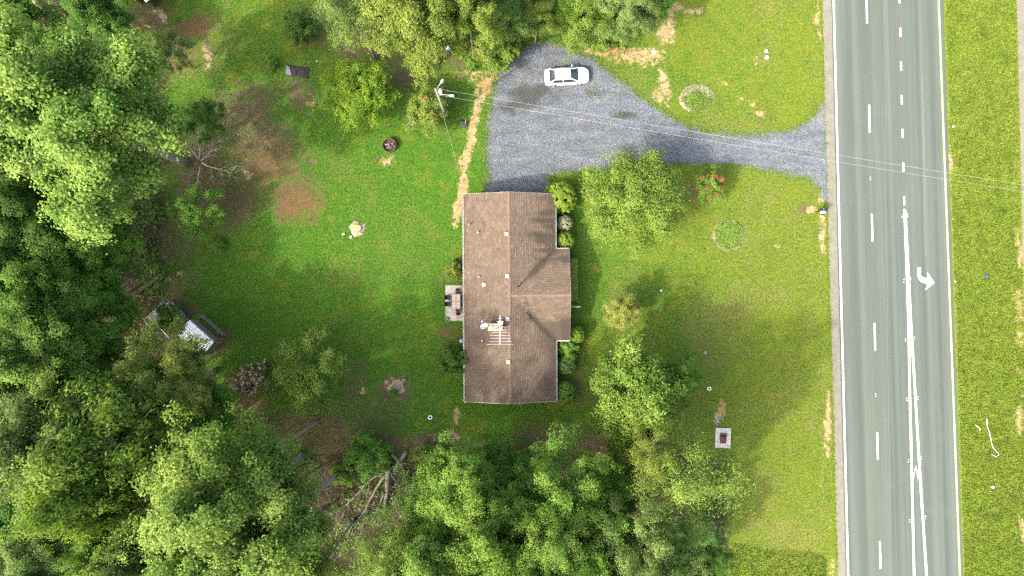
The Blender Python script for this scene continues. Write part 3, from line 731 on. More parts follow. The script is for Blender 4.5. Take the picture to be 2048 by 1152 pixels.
# gutters and rake boards
def gutter(p, q, out):
    g = MB(); ox, oy = out
    prof = [(0, 0), (0, -.11), (.11, -.11), (.13, 0), (.115, 0), (.10, -.09), (.015, -.09), (.015, 0)]
    vs = []
    for (x, y) in (p, q):
        for (o_, z) in prof: vs.append((x + ox * (o_ + .01), y + oy * (o_ + .01), ZE - .06 + z))
    m = len(prof); g.add(vs, [(i, (i + 1) % m, m + (i + 1) % m, m + i) for i in range(m)] + [tuple(range(m)), tuple(range(m, 2 * m))])
    return g.build('gutter', M['gutter'], house, fix=True)
gutter((XL, YB), (XL, YT), (-1, 0)); gutter((XR, YG1 + .12), (XR, YT), (1, 0)); gutter((XR, YB), (XR, YG0 - .12), (1, 0))
gutter((XR + .02, YG1), (XF, YG1), (0, 1)); gutter((XR + .02, YG0), (XF, YG0), (0, -1))
for yy, s in ((YT, 1), (YB, -1)):
    for s2, xe in ((-1, XL), (1, XR)):
        bb = MB(); bb.add([(xe, yy + .005 * s, ZE - .03), (XRID, yy + .005 * s, ZR - .03), (XRID, yy + .005 * s, ZR - .2), (xe, yy + .005 * s, ZE - .2),
                           (xe, yy + .03 * s, ZE - .03), (XRID, yy + .03 * s, ZR - .03), (XRID, yy + .03 * s, ZR - .2), (xe, yy + .03 * s, ZE - .2)],
                          [(0, 1, 2, 3), (7, 6, 5, 4), (0, 4, 5, 1), (1, 5, 6, 2), (2, 6, 7, 3), (3, 7, 4, 0)])
        bb.build('rake_board', M['siding'], house, fix=True)
for s, ye in ((-1, YG0), (1, YG1)):
    bb = MB(); bb.add([(XF + .005, ye, ze2 - .03), (XF + .005, YG, ZR - .04), (XF + .005, YG, ZR - .2), (XF + .005, ye, ze2 - .2), (XF + .03, ye, ze2 - .03), (XF + .03, YG, ZR - .04), (XF + .03, YG, ZR - .2), (XF + .03, ye, ze2 - .2)],
                      [(0, 1, 2, 3), (7, 6, 5, 4), (0, 4, 5, 1), (1, 5, 6, 2), (2, 6, 7, 3), (3, 7, 4, 0)])
    bb.build('rake_board', M['siding'], house, fix=True)
# downspouts
for x, y, dx in ((XL - .06, 9.0, -1), (XL - .06, -11.6, -1), (XR + .06, 9.7, 1), (XR + .06, -11.7, 1)):
    MB().tube([(x, y, ZE - .17), (x, y, ZE - .35), (x - dx * .33, y, ZE - .6), (x - dx * .33, y, .25), (x + dx * .25, y, .1)], .045, 6).build('downspout', M['white_paint'], house)
# windows and doors under the eaves
def opening(name, x, y, nx_, ny_, w, zb, zt, mat, kids=True):
    cx, cy_ = x + nx_ * .02, y + ny_ * .02; zc = (zb + zt) / 2
    dim = (.06, w, zt - zb) if nx_ else (w, .06, zt - zb)
    o = MB().box((cx, cy_, zc), dim).build(name, M['white_paint'], house)
    dim2 = (.02, w - .14, zt - zb - .14) if nx_ else (w - .14, .02, zt - zb - .14)
    c = MB().box((cx + nx_ * .035, cy_ + ny_ * .035, zc), dim2).build('pane' if mat == 'pane' else 'door_leaf', M[mat], o)
for y in (7.8, 4.9, 1.9, -7.0, -9.8): opening('window', XL + a, y, -1, 0, 1.1, .95, 2.15, 'pane')
opening('door', XL + a, -1.6, -1, 0, 1.8, .1, 2.15, 'pane')
for y in (7.4, -7.6, -10.3): opening('window', XR - a, y, 1, 0, 1.3, .9, 2.15, 'pane')
for y in (1.9, -3.4): opening('window', XF - .5, y, 1, 0, 1.3, .9, 2.15, 'pane')
opening('door', XF - .5, -.7, 1, 0, 1.0, .1, 2.15, 'door')
for x in (-3.0, 2.2): opening('window', x, YB + .3, 0, -1, 1.0, .95, 2.1, 'pane')
opening('garage_door', 1.2, YT - .3, 0, 1, 2.7, .05, 2.2, 'siding')
# roof vents
def on_roof(px, py):
    x, y, _ = W(px, py, 3.9); z = zm(x); x, y, _ = W(px, py, z); return x, y, zm(x)
for px, py in ((1014, 468), (1015, 552), (968, 569), (1015, 638), (1016, 724)):
    x, y, z = on_roof(px, py)
    b = MB().box((x, y, z + .11), (.26, .26, .2)); b.box((x, y, z + .225), (.36, .36, .03))
    b.box((x, y, z + .02), (.42, .42, .03)); b.build('roof_vent', M['vent'], house)
for px, py, h in ((957, 464, .35), (958, 553, .35), (939, 449, .75), (964, 681, .3)):
    x, y, z = on_roof(px, py)
    MB().lathe([(.12, 0), (.075, .08), (.07, h), (.05, h), (.05, h - .05)], 10, (x, y, z)).build('pipe_vent', M['alu'], house)
# chimney
x0, y0, _ = W(975.5, 661.5, 5.3); x1, y1, _ = W(1004.5, 647, 5.3)
chx, chy = (x0 + x1) / 2, (y0 + y1) / 2
ch = MB().box((chx, chy, 4.35), (x1 - x0 - .1, y1 - y0 - .1, 1.7)).build('chimney', M['brick'], house)
MB().box((chx, chy, 5.24), (x1 - x0 + .02, y1 - y0 + .02, .1)).build('chimney_cap', simple('stained_mortar_cap', (.36, .27, .17), .9, .35, 3, bump=.5), ch, bevel=.02)
MB().box((chx - .12, chy + .02, 5.31), (.55, .42, .04)).build('flue_cover', M['tarp'], ch)
MB().lathe([(.14, 0), (.14, .22), (.09, .22), (.09, .02)], 12, (chx + .38, chy, 5.29), cap=False).build('flue', simple('clay_flue', (.12, .09, .07), .9), ch)
MB().box((chx + .38, chy, 5.31), (.17, .17, .03)).build('flue_dark_fill', M['ash'], ch)  # dark block standing in for the shaded depth of the open flue
# antenna on its mast, clamped to the chimney
ZA = 7.2
ant = empty('television_antenna', (WX(1000, ZA), WY(652, ZA), 0), 0, 'metal comb-shaped television antenna above the roof chimney', 'antenna')
ax0, ay0 = ant.location.x, ant.location.y
MB().tube([(chx + .62 - ax0, chy - ay0, 4.4), (0, WY(652, ZA) - ay0, ZA + .15)], .03, 6).build('mast', M['alu'], ant)
MB().box((0, (WY(630, ZA) + WY(688, ZA)) / 2 - ay0, ZA), (.075, WY(630, ZA) - WY(688, ZA), .07)).build('boom', M['alu'], ant)
for py, xa, xb in ((637, 995, 1005), (643, 993, 1007), (654, 990, 1013), (659.6, 987, 1013), (664.5, 983, 1015.5), (670.8, 980, 1020), (676.6, 979.6, 1020.5), (682.5, 977.5, 1022.8), (688.6, 974, 1026.4)):
    y = WY(py, ZA) - ay0
    MB().tube([(WX(xa, ZA) - ax0, y, ZA + .05), (WX(xb, ZA) - ax0, y, ZA + .05)], .022, 5).build('element', M['alu'], ant)
MB().box((.05, WY(645, ZA) - ay0, ZA - .06), (.5, .35, .06)).build('bracket', M['metal_grey'], ant)
# satellite dish on the chimney's side
dz = 5.35; dx_, dy_, _ = W(968, 652, dz)
sd = empty('satellite_dish', (dx_, dy_, 0), 0, 'small grey satellite dish on the back side of the chimney', 'dish')
b = MB(); nrm = Vector((-.28, .72, .5)).normalized(); uu = nrm.cross(Vector((0, 0, 1))).normalized(); vv = uu.cross(nrm)
prof = [(.06, -.10), (.2, -.085), (.32, -.05), (.42, 0), (.43, .012), (.41, .012)]
vs = []; N_ = 18
for r_, h_ in prof:
    for k in range(N_):
        t_ = 2 * math.pi * k / N_; p = Vector((0, 0, dz)) + uu * (r_ * math.cos(t_)) + vv * (r_ * 1.05 * math.sin(t_)) + nrm * h_; vs.append(p)
fs = [(i * N_ + k, i * N_ + (k + 1) % N_, (i + 1) * N_ + (k + 1) % N_, (i + 1) * N_ + k) for i in range(len(prof) - 1) for k in range(N_)] + [tuple(range(N_))]
b.add(vs, fs); b.build('reflector', M['dish'], sd, smooth=True)
tip = Vector((0, 0, dz)) + nrm * .55 - vv * .12
MB().tube([Vector((0, 0, dz)) - vv * .4, tip], .02, 5).build('feed_arm', M['alu'], sd)
MB().box(tuple(tip), (.13, .13, .16)).build('feed_horn', M['white_paint'], sd, bevel=.02)
MB().tube([Vector((0, 0, dz)) - nrm * .1, (.22, -.02, dz - .3), (chx - dx_ - .7, 0, 4.9)], .03, 5).build('bracket', M['metal_grey'], sd)

# ------------------------------------------------------------------ patio with its dining set
px0, py0 = WX(891), WY(641.5); px1, py1 = WX(934), WY(570.5)
patio = tag(MB().box(((px0 + px1) / 2, (py0 + py1) / 2, .03), (px1 - px0, py1 - py0, .18)).build('patio', M['concrete'], bevel=.015), kind='structure')
tz = .72; tx, ty, _ = W(912.2, 603, tz); zp = .12
tb = empty('patio_table', (tx, ty, zp), 0, 'patio dining table with pale four-panel top', 'table')
tw, tl = .92, 1.66
for sx in (-1, 1):
    for sy in (-1, 1):
        MB().box((sx * tw / 4, sy * tl / 4, .70), (tw / 2 - .05, tl / 2 - .05, .02)).build('panel', M['table_tan'], tb)
        MB().box((sx * (tw / 2 - .06), sy * (tl / 2 - .06), .335), (.05, .05, .67)).build('leg', M['dark_metal'], tb)
fr = MB()
for sx in (-1, 0, 1): fr.box((sx * (tw / 2 - .015), 0, .69), (.04, tl, .03))
for sy in (-1, 0, 1): fr.box((0, sy * (tl / 2 - .015), .692), (tw - .06, .038, .03))
fr.build('frame', M['dark_metal'], tb)
def chair(loc, rz, label):
    c = empty('patio_chair', loc, rz, label, 'chair', 'chairs round the patio table')
    b = MB(); b.box((0, 0, .42), (.46, .44, .03)); b.build('seat', M['chair_mesh'], c)
    b = MB(); b.add([(-.23, -.22, .43), (.23, -.22, .43), (.23, -.40, .92), (-.23, -.40, .92), (-.23, -.25, .43), (.23, -.25, .43), (.23, -.43, .92), (-.23, -.43, .92)],
                    [(0, 1, 2, 3), (7, 6, 5, 4), (0, 4, 5, 1), (1, 5, 6, 2), (2, 6, 7, 3), (3, 7, 4, 0)]); b.build('backrest', M['chair_mesh'], c)
    for s in (-1, 1):
        MB().tube([(s * .24, .2, 0), (s * .25, .2, .62), (s * .25, -.28, .64)], .018, 5).build('armrest', M['dark_metal'], c)
        MB().tube([(s * .22, -.22, .42), (s * .23, -.30, 0)], .018, 5).build('leg', M['dark_metal'], c)
    return c
for px, py, rz, lb in ((897.5, 595, -90, 'dark patio chair on the lawn side of the table, upper one'), (897.5, 608, -90, 'dark patio chair on the lawn side of the table, lower one'),
                       (926, 595.5, 90, 'dark patio chair on the house side of the table, upper one'), (926, 608.5, 90, 'dark patio chair on the house side of the table, lower one'),
                       (916, 584.5, 180, 'dark patio chair at the upper end of the patio table'), (916.5, 622.5, 0, 'dark patio chair at the lower end of the patio table')):
    x, y, _ = W(px, py, .6); chair((x, y, zp), R(rz), lb)
hz = empty('garden_hose', (*W(895, 638.5)[:2], zp), 0, 'green garden hose coiled at the lower patio corner', 'hose')
pts = [(.24 * (1 - .012 * k) * math.cos(k * .5), .24 * (1 - .012 * k) * math.sin(k * .5), .03 + .0025 * k) for k in range(44)]
MB().tube(pts, .022, 5).build('coil', M['green_hose'], hz); MB().lathe([(.31, 0), (.32, .10), (.29, .10), (.28, .015)], 18, cap=False).build('hose_pot', M['stone_white'], hz)
x, y, _ = W(923, 683, .9)
gr = empty('grill', (x, y, 0), 0, 'small dark round grill with grey lid tucked beside the back eave', 'grill')
MB().lathe([(.05, .55), (.22, .6), (.30, .75), (.31, .82)], 16).build('bowl', M['dark_metal'], gr, smooth=True)
MB().lathe([(.31, .82), (.27, .97), (.16, 1.05), (.02, 1.08)], 16).build('lid', M['metal_grey'], gr, smooth=True)
for k in range(3): MB().tube([(.12 * math.cos(k * 2.1), .12 * math.sin(k * 2.1), .62), (.3 * math.cos(k * 2.1), .3 * math.sin(k * 2.1), 0)], .015, 5).build('leg', M['dark_metal'], gr)
MB().box((-.36, -.05, .8), (.25, .35, .02)).build('side_shelf', M['black_plastic'], gr)
# flag by the front gable
fx, fy, _ = W(1141, 613.5, 2.3)
fg = empty('flag', (fx - .55, fy, 0), 0, 'small pale flag on a pole jutting from the front gable', 'flag')
MB().tube([(0, 0, 1.9), (1.55, 0, 2.75)], .018, 6).build('pole', M['white_paint'], fg)
b = MB(); N1, N2 = 9, 6; vs = []
for i in range(N1):
    for j in range(N2):
        s = i / (N1 - 1); t_ = j / (N2 - 1)
        vs.append((.75 + .75 * s - .25 * t_, .05 * math.sin(6 * s + 3 * t_) * (.4 + t_), 2.30 + .41 * s - .95 * t_))
b.add(vs, [(i * N2 + j, (i + 1) * N2 + j, (i + 1) * N2 + j + 1, i * N2 + j + 1) for i in range(N1 - 1) for j in range(N2 - 1)])
fl = b.build('cloth', simple('flag_cloth', (.55, .50, .55), .8, .3, 9), fg, smooth=True)
sm = fl.modifiers.new('thick', 'SOLIDIFY'); sm.thickness = .006
# ------------------------------------------------------------------ vegetation
rng = np.random.default_rng(23); random.seed(8)
def unit(v): return v / np.maximum(1e-9, np.linalg.norm(v, axis=-1, keepdims=True))
def leaf_quads(P, N, ln, wd, tint, droop=0.0):
    """one rhombic leaf per point, facing N"""
    n = len(P); N = unit(N); a = unit(np.cross(N, rng.normal(size=(n, 3)))); a[:, 2] -= droop; a = unit(a); b = np.cross(N, a)
    l = (ln * rng.uniform(.7, 1.3, n))[:, None]; w = (wd * rng.uniform(.7, 1.3, n))[:, None]
    p0 = P - a * l * .5; p2 = P + a * l * .5; m = P - a * l * .06; p1 = m + b * w * .5 - N * w * .12; p3 = m - b * w * .5 - N * w * .12
    return np.stack([p0, p1, p2, p3], 1).reshape(-1, 3), np.repeat(tint, 4)
def sphere_dirs(n, zmin=-1.0, jit=.25, top=1.0):
    k = np.arange(n) + .5; z = 1 - (1 - zmin) * (k / n) ** top; t = k * 2.39996
    r = np.sqrt(np.clip(1 - z * z, 0, 1)); d = np.stack([r * np.cos(t), r * np.sin(t), z], -1) + rng.normal(size=(n, 3)) * jit
    return unit(d)
def crown(name, rx, rz, zc, nlobe, ncl, nleaf, ln, wd, lobe=(.26, .40), shell=(.60, .86), zmin=-.5, spread=.30, ragged=.12, spray=0.0, droop=0.0, cull=0.0, fluff=.55, depth=(.4, 1.2)):
    """lobes on an uneven ellipsoid, twig clusters on each lobe, leaves round each twig"""
    D = sphere_dirs(nlobe, zmin, .25, 1.45); D = D[rng.random(len(D)) >= cull]; nlobe = len(D)
    az = np.arctan2(D[:, 1], D[:, 0]); ph = rng.random(4) * 6.28
    out = 1 + ragged * (np.sin(2 * az + ph[0]) + .8 * np.sin(3 * az + ph[1]) + .6 * np.sin(5 * az + ph[2]))
    f = rng.uniform(*shell, nlobe)
    C0 = D * f[:, None] * np.array([rx, rx, rz]) * np.stack([out, out, 1 + 0 * out], -1)
    k = rng.random(nlobe) < .16; C0[k] *= .5
    LR = rng.uniform(*lobe, nlobe) * rx
    ltint = rng.normal(0, .14, nlobe)
    cd = sphere_dirs(nlobe * ncl, -1, .6).reshape(-1, 3); rng.shuffle(cd)
    cd = unit(cd + np.repeat(D, ncl, 0) * .8 + np.array([0, 0, .5]))
    cr = np.repeat(LR, ncl) * rng.uniform(*depth, nlobe * ncl)
    CC = np.repeat(C0, ncl, 0) + cd * cr[:, None] * np.array([1, 1, .8]) + np.repeat(D * LR[:, None], ncl, 0) * rng.normal(.1 if fluff > .2 else 0, fluff, (nlobe * ncl, 1))
    ctint = np.repeat(ltint, ncl) + rng.normal(0, .12, len(CC))
    sg = spread * rx / 6.0
    off = rng.normal(size=(len(CC) * nleaf, 3)) * sg * np.array([1, 1, .65])
    if spray: off += np.repeat(cd, nleaf, 0) * (rng.random(len(off)) * spray * 2)[:, None]
    P = np.repeat(CC, nleaf, 0) + off
    N = np.repeat(cd, nleaf, 0) * .75 + unit(off) * .35 + np.array([-.15, -.1, .65]) + rng.normal(size=P.shape) * .38
    tint = np.clip(.45 + np.repeat(ctint, nleaf) + rng.normal(0, .26, len(P)), 0, 1)
    P[:, 2] += zc
    co, ti = leaf_quads(P, N, ln, wd, tint, droop)
    return np_mesh(name, co, 4, None, {'tint': ('FLOAT', ti)}), C0 + np.array([0, 0, zc]), CC + np.array([0, 0, zc])
def trunk_mesh(name, zc, rb, lobes, top=1.0, sub=None, nlimb=16, stems=1, twig=.02):
    b = MB(); idx = list(range(len(lobes))); random.shuffle(idx)
    if stems == 1:
        pts = [(0, 0, -.1), (.03, .02, zc * .12), (.12 * rb, -.15 * rb, zc * .4), (-.2 * rb, .2 * rb, zc * .75), (.0, 0, zc * top)]
        b.tube(pts, [rb * 1.5, rb * 1.05, rb * .85, rb * .6, rb * .22], 9)
    for i in idx[:nlimb]:
        e = Vector(lobes[i]); z0 = max(.2 * zc, min(zc * .95, e.z - .55 * math.hypot(e.x, e.y) - .2 * zc * random.random())) if stems == 1 else 0
        s = Vector((0, 0, z0)) if stems == 1 else Vector((e.x * .05, e.y * .05, 0))
        m = s.lerp(e, .5) + Vector((random.uniform(-.1, .1), random.uniform(-.1, .1), .06)) * (e - s).length
        r0 = rb * (.38 if stems == 1 else 1.0) * random.uniform(.7, 1.1)
        b.tube([s, s.lerp(m, .5) + Vector((0, 0, .02)), m, e], [r0, r0 * .8, r0 * .55, twig], 5)
        if sub is not None:
            ds = np.linalg.norm(sub - np.array(e), axis=1)
            for j in np.argsort(ds)[:3]:
                t = Vector(sub[j]); b.tube([m.lerp(e, random.uniform(.3, .9)), t], [max(twig, r0 * .3), twig * .6], 4)
    return b.mesh(name, None, True)
V = {}
def variant(key, *, rx, rz, zc, rb, barkm='bark', limbs=16, sub=False, stems=1, leafm='pale', twig=.02, **kw):
    me, lob, cl = crown('crown', rx, rz, zc, leafm and kw.pop('nlobe'), kw.pop('ncl'), kw.pop('nleaf'), kw.pop('ln'), kw.pop('wd'), **kw)
    me.materials.append(L[leafm])
    tm = trunk_mesh('trunk', zc, rb, lob, 1.15 if stems == 1 else 1, cl if sub else None, limbs, stems, twig); tm.materials.append(M[barkm])
    V[key] = dict(rx=rx, zc=zc, crown=me, trunk=tm, lobes=lob, cl=cl)
for s in range(3):
    variant('broad%d' % s, rx=6, rz=6.8, zc=14, rb=.31, nlobe=74, ncl=24, nleaf=58, ln=.25, wd=.155, lobe=(.14, .30), shell=(.50, 1.0), spread=.33, ragged=.16, cull=.10, sub=True, limbs=24, barkm='bark_pale')
for s in range(2):
    variant('airy%d' % s, rx=6, rz=6, zc=14, rb=.34, nlobe=56, ncl=18, nleaf=21, ln=.23, wd=.135, lobe=(.18, .32), shell=(.5, .95), spread=.40, ragged=.18, cull=.2, barkm='bark_pale', sub=True, limbs=26, twig=.03)
variant('thicket0', rx=5, rz=3.6, zc=8, rb=.2, nlobe=60, ncl=20, nleaf=40, ln=.26, wd=.17, lobe=(.16, .3), shell=(.5, .95), spread=.40, ragged=.2)
variant('thicket1', rx=5, rz=4.2, zc=8, rb=.2, nlobe=64, ncl=18, nleaf=40, ln=.25, wd=.16, lobe=(.14, .28), shell=(.5, .98), spread=.36, ragged=.2)
for s in range(2):
    variant('yard%d' % s, rx=4, rz=3.0, zc=4.4, rb=.16, nlobe=64, ncl=20, nleaf=27, ln=.18, wd=.105, lobe=(.14, .27), shell=(.5, .92), spread=.42, zmin=-.35, ragged=.07, barkm='bark_pale', sub=True, limbs=22, twig=.015)
variant('spray0', rx=4, rz=2.6, zc=3.4, rb=.12, nlobe=58, ncl=18, nleaf=26, ln=.34, wd=.085, lobe=(.14, .26), shell=(.45, .95), spread=.32, zmin=-.3, ragged=.14, spray=.32, droop=.25, sub=True, limbs=16, twig=.015)
variant('spray1', rx=4, rz=3.2, zc=5, rb=.16, nlobe=60, ncl=22, nleaf=28, ln=.30, wd=.115, lobe=(.15, .28), shell=(.5, .95), spread=.36, zmin=-.3, ragged=.14, spray=.30, droop=.2, limbs=16, twig=.015)
variant('pine0', rx=4, rz=6.0, zc=12, rb=.26, nlobe=60, ncl=16, nleaf=34, ln=.42, wd=.05, lobe=(.14, .25), shell=(.4, .98), spread=.34, zmin=-.7, ragged=.12, spray=.25, limbs=22)
variant('sparse0', rx=4, rz=2.6, zc=4.2, rb=.09, nlobe=56, ncl=14, nleaf=22, ln=.18, wd=.12, lobe=(.12, .26), shell=(.4, .98), spread=.36, zmin=-.3, ragged=.14, barkm='bark_pale', sub=True, limbs=30, twig=.012)
variant('myrtle0', rx=2, rz=1.5, zc=2.0, rb=.05, nlobe=60, ncl=12, nleaf=22, ln=.15, wd=.085, lobe=(.14, .26), shell=(.4, .96), spread=.40, zmin=-.3, ragged=.14, stems=5, limbs=12, twig=.01)
variant('ball0', rx=1, rz=1.0, zc=.9, rb=.05, nlobe=150, ncl=12, nleaf=13, ln=.11, wd=.075, fluff=.04, depth=(.7, 1.05), lobe=(.10, .15), shell=(.84, .90), spread=.30, zmin=-.8, ragged=.02, stems=4, limbs=8, twig=.01)
variant('bush0', rx=1, rz=.9, zc=.8, rb=.04, nlobe=50, ncl=12, nleaf=14, ln=.16, wd=.08, lobe=(.13, .24), shell=(.5, .95), spread=.42, zmin=-.5, ragged=.12, spray=.08, stems=4, limbs=9, twig=.01)
variant('bush1', rx=1.6, rz=1.3, zc=1.2, rb=.05, nlobe=60, ncl=14, nleaf=16, ln=.20, wd=.12, lobe=(.13, .24), shell=(.5, .95), spread=.40, zmin=-.4, ragged=.14, stems=4, limbs=10, twig=.012)
# blossom for the myrtles
def blossom(key, vkey, frac, n, mat, size):
    cl = V[vkey]['cl']; top = cl[cl[:, 2] > np.quantile(cl[:, 2], .45)]; top = top[rng.permutation(len(top))[:int(len(cl) * frac)]]
    P = np.repeat(top, n, 0) + rng.normal(size=(len(top) * n, 3)) * np.array([.09, .09, .07]) + np.array([0, 0, .12])
    co, ti = leaf_quads(P, rng.normal(size=P.shape) * .5 + np.array([0, 0, .8]), size, size * .8, np.clip(rng.normal(.5, .25, len(P)), 0, 1))
    V[key] = np_mesh('blossom', co, 4, L[mat], {'tint': ('FLOAT', ti)})
blossom('bl_red', 'myrtle0', .17, 18, 'red', .11); blossom('bl_pink', 'myrtle0', .30, 20, 'pink', .12)
blossom('bl_few', 'myrtle0', .025, 12, 'red', .10); blossom('bl_rose', 'bush0', .05, 5, 'red', .08)

def plant(name, key, px, py, rpx, zc, leafm, label, cat='tree', group=None, flowers=None, stretch=1.0, barkm=None, rz=None):
    """px, py: where the middle of the crown shows; rpx: its half width there; zc: height of that middle"""
    v = V[key]; x, y, _ = W(px, py, zc); r = rpx * (H_CAM - zc) / F_PX
    o = empty(name, (x, y, 0), (px * 12.9898 + py * 78.233) % 6.283 if rz is None else rz, label, cat, group)
    o.scale = (r / v['rx'], r / v['rx'] * stretch, zc / v['zc'])
    t = link('trunk', v['trunk'], None, o); c = link('crown' if cat == 'tree' else 'foliage', v['crown'], None, o)
    c.material_slots[0].link = 'OBJECT'; c.material_slots[0].material = L[leafm]
    if flowers: link('blossom', V[flowers], None, o)
    return o
WG = 'trees of the woods round the yard'
T = plant
# west woods
T('shade_tree', 'broad0', 172, 250, 160, 17.5, 'pale', 'huge pale green broadleaf tree filling the upper left, tallest crown', group=WG, rz=.6)
T('forest_tree', 'broad1', 30, 420, 80, 11, 'dark', 'dark tree at the left edge just below the huge pale tree', group=WG)
T('forest_tree', 'thicket0', 120, 470, 95, 8, 'dark', 'dark thicket tree between the huge pale tree and the left edge', group=WG)
T('forest_tree', 'thicket1', 205, 510, 70, 7, 'rich', 'low dark tree bordering the bare soil left of the kennel', group=WG)
T('forest_tree', 'thicket1', 40, 550, 90, 9, 'dark', 'dark leafy tree at the left edge, level with the kennel top', group=WG)
T('forest_tree', 'broad2', 95, 610, 85, 11, 'rich', 'mid green tree left of the kennel with rounded top', group=WG)
T('forest_tree', 'thicket0', 190, 590, 58, 8, 'rich', 'bright leafy tree reaching towards the kennel corner', group=WG)
T('forest_tree', 'broad1', 60, 720, 105, 12, 'pale', 'sunlit green tree at the left edge below the dark thicket', group=WG)
T('forest_tree', 'thicket1', 185, 700, 70, 8, 'rich', 'shaded green tree just below left of the kennel', group=WG)
T('shed_tree', 'broad2', 348, 766, 86, 9, 'olive', 'olive green dense tree overhanging the tin roofed shed', group=WG)
T('forest_tree', 'broad0', 95, 880, 105, 14.5, 'grey', 'frosty grey green tree at the left edge, lower half', group=WG)
T('forest_tree', 'spray1', 250, 870, 115, 12, 'yellow', 'yellow green tree with feathery sprays left of the pale tall trees', group=WG)
T('forest_tree', 'spray1', 215, 960, 75, 13, 'yellow', 'lower yellow green tree at the rim of the dark gap', group=WG)
T('forest_tree', 'thicket0', 400, 810, 60, 7, 'rich', 'low green tree between olive tree and bare ground', group=WG)
T('forest_tree', 'thicket1', 380, 880, 55, 8, 'rich', 'shaded green tree beside the feathery yellow one', group=WG)
T('forest_tree', 'thicket0', 50, 1040, 85, 8, 'dark', 'dark shaded tree in the lower left gap', group=WG)
T('forest_tree', 'thicket1', 160, 1030, 60, 7, 'dark', 'dark tree in the gap below the feathery yellow trees', group=WG)
T('forest_tree', 'broad1', 110, 1120, 70, 11, 'grey', 'greyish tree at the bottom left corner', group=WG)
T('forest_tree', 'broad2', 230, 1090, 55, 11, 'rich', 'small green tree near the bottom edge, far left', group=WG)
T('forest_tree', 'spray1', 305, 1095, 62, 12, 'grey', 'soft grey green tree at the bottom edge', group=WG)
T('tall_tree', 'broad1', 480, 1010, 140, 17, 'pale', 'tall pale green tree left of the fallen tree', group=WG, rz=2.0)
T('tall_tree', 'broad2', 415, 1110, 85, 14, 'pale', 'pale green tree at the bottom edge below the tall pale one', group=WG)
T('tall_tree', 'airy0', 545, 905, 55, 14, 'pale', 'thin pale crown showing twigs above the leaning trunk', group=WG)
T('forest_tree', 'broad0', 560, 1120, 80, 14, 'pale', 'pale leafy tree at the bottom edge left of the fallen branches', group=WG)
T('forest_tree', 'airy1', 640, 1140, 60, 13, 'pale', 'thin pale tree at the bottom edge below the fallen branches', group=WG)
T('forest_tree', 'airy0', 778, 1108, 78, 14, 'pale', 'pale tree with bare twigs below the fallen trunk', group=WG)
T('forest_tree', 'broad1', 918, 1004, 88, 11, 'bright', 'bright leafy tree right of the fallen trunk', group=WG)
T('forest_tree', 'broad2', 870, 1130, 85, 14, 'pale', 'light green tree at the bottom edge, below the bright ones', group=WG)
T('forest_tree', 'broad0', 970, 1060, 90, 14, 'bright', 'bright green tree with glinting leaves near the bottom middle', group=WG)
T('forest_tree', 'thicket0', 1010, 955, 62, 7, 'rich', 'green tree at the wood edge below the house', group=WG)
T('forest_tree', 'broad2', 1120, 985, 90, 11, 'bright', 'leafy green tree below right of the house', group=WG)
T('forest_tree', 'airy0', 1100, 1065, 58, 15, 'pale', 'pale tree top rising over the greener trees at the bottom', group=WG)
T('forest_tree', 'broad1', 1060, 1140, 80, 14, 'rich', 'green tree at the bottom edge under the pale tree top', group=WG)
T('forest_tree', 'thicket1', 1200, 1030, 75, 10, 'rich', 'green tree between the bright tree and the airy crown', group=WG)
T('forest_tree', 'broad0', 1190, 1130, 80, 13, 'rich', 'dense green tree at the bottom edge left of the white-tipped one', group=WG)
T('forest_tree', 'broad2', 1290, 1095, 80, 15, 'grey', 'green tree with pale leaf tips at the bottom edge', group=WG)
T('forest_tree', 'pine0', 1390, 1060, 34, 6, 'blue', 'small dark pine under the airy crown by the roadside lawn', group=WG)
T('forest_tree', 'pine0', 1420, 1120, 40, 6, 'dark', 'dark green pine at the right end of the lower woods', group=WG)
T('forest_tree', 'thicket0', 1350, 1150, 50, 7, 'dark', 'dark tree at the bottom edge beside the pines', group=WG)
T('airy_tree', 'airy1', 1362, 958, 98, 14, 'pale', 'tall airy tree with bare grey branches by the concrete pad', group=WG, rz=1.2)
T('airy_tree', 'airy0', 1300, 905, 62, 12, 'olive', 'airy olive crown against the yellow green tree', group=WG)
T('forest_tree', 'thicket1', 1255, 920, 42, 5, 'rich', 'low green tree under the airy crowns', group=WG)
T('maple_tree', 'spray1', 1268, 792, 84, 7.0, 'yellow', 'bushy yellow green tree right of the house lower corner', group='yard trees', rz=.3)
T('maple_tree', 'thicket1', 1345, 760, 45, 5, 'rich', 'darker green tree behind the bushy yellow green one', group='yard trees')
# north edge
T('forest_tree', 'thicket1', 30, 45, 70, 7, 'dark', 'dark tree in the top left corner', group=WG)
T('forest_tree', 'thicket0', 195, 30, 55, 6, 'dark', 'dark tree at the top edge beside the pale tree', group=WG)
T('forest_tree', 'thicket1', 235, 75, 40, 5, 'rich', 'small shaded tree between pale tree and shed', group=WG)
T('airy_tree', 'airy1', 705, 35, 72, 11, 'grey', 'thin grey green tree at the top edge over the lawn', group=WG)
T('north_tree', 'broad1', 845, 30, 95, 13, 'olive', 'olive green tree at the top edge left of the blue barrel', group=WG)
T('north_tree', 'broad0', 935, 30, 62, 13, 'olive', 'yellowish olive tree at the top edge above the barrel', group=WG)
T('north_tree', 'thicket0', 1000, 30, 55, 8, 'grey', 'greyish tree at the top edge above the round bush', group=WG)
T('north_tree', 'pine0', 1075, 35, 36, 7, 'olive', 'small pine at the top edge above the driveway end', group=WG)
T('north_tree', 'thicket1', 1180, 35, 58, 6, 'bright', 'bright green tree at the top edge above the car', group=WG)
T('north_tree', 'broad2', 1255, 20, 55, 8, 'grey', 'grey green tree at the top edge right of the bright one', group=WG)
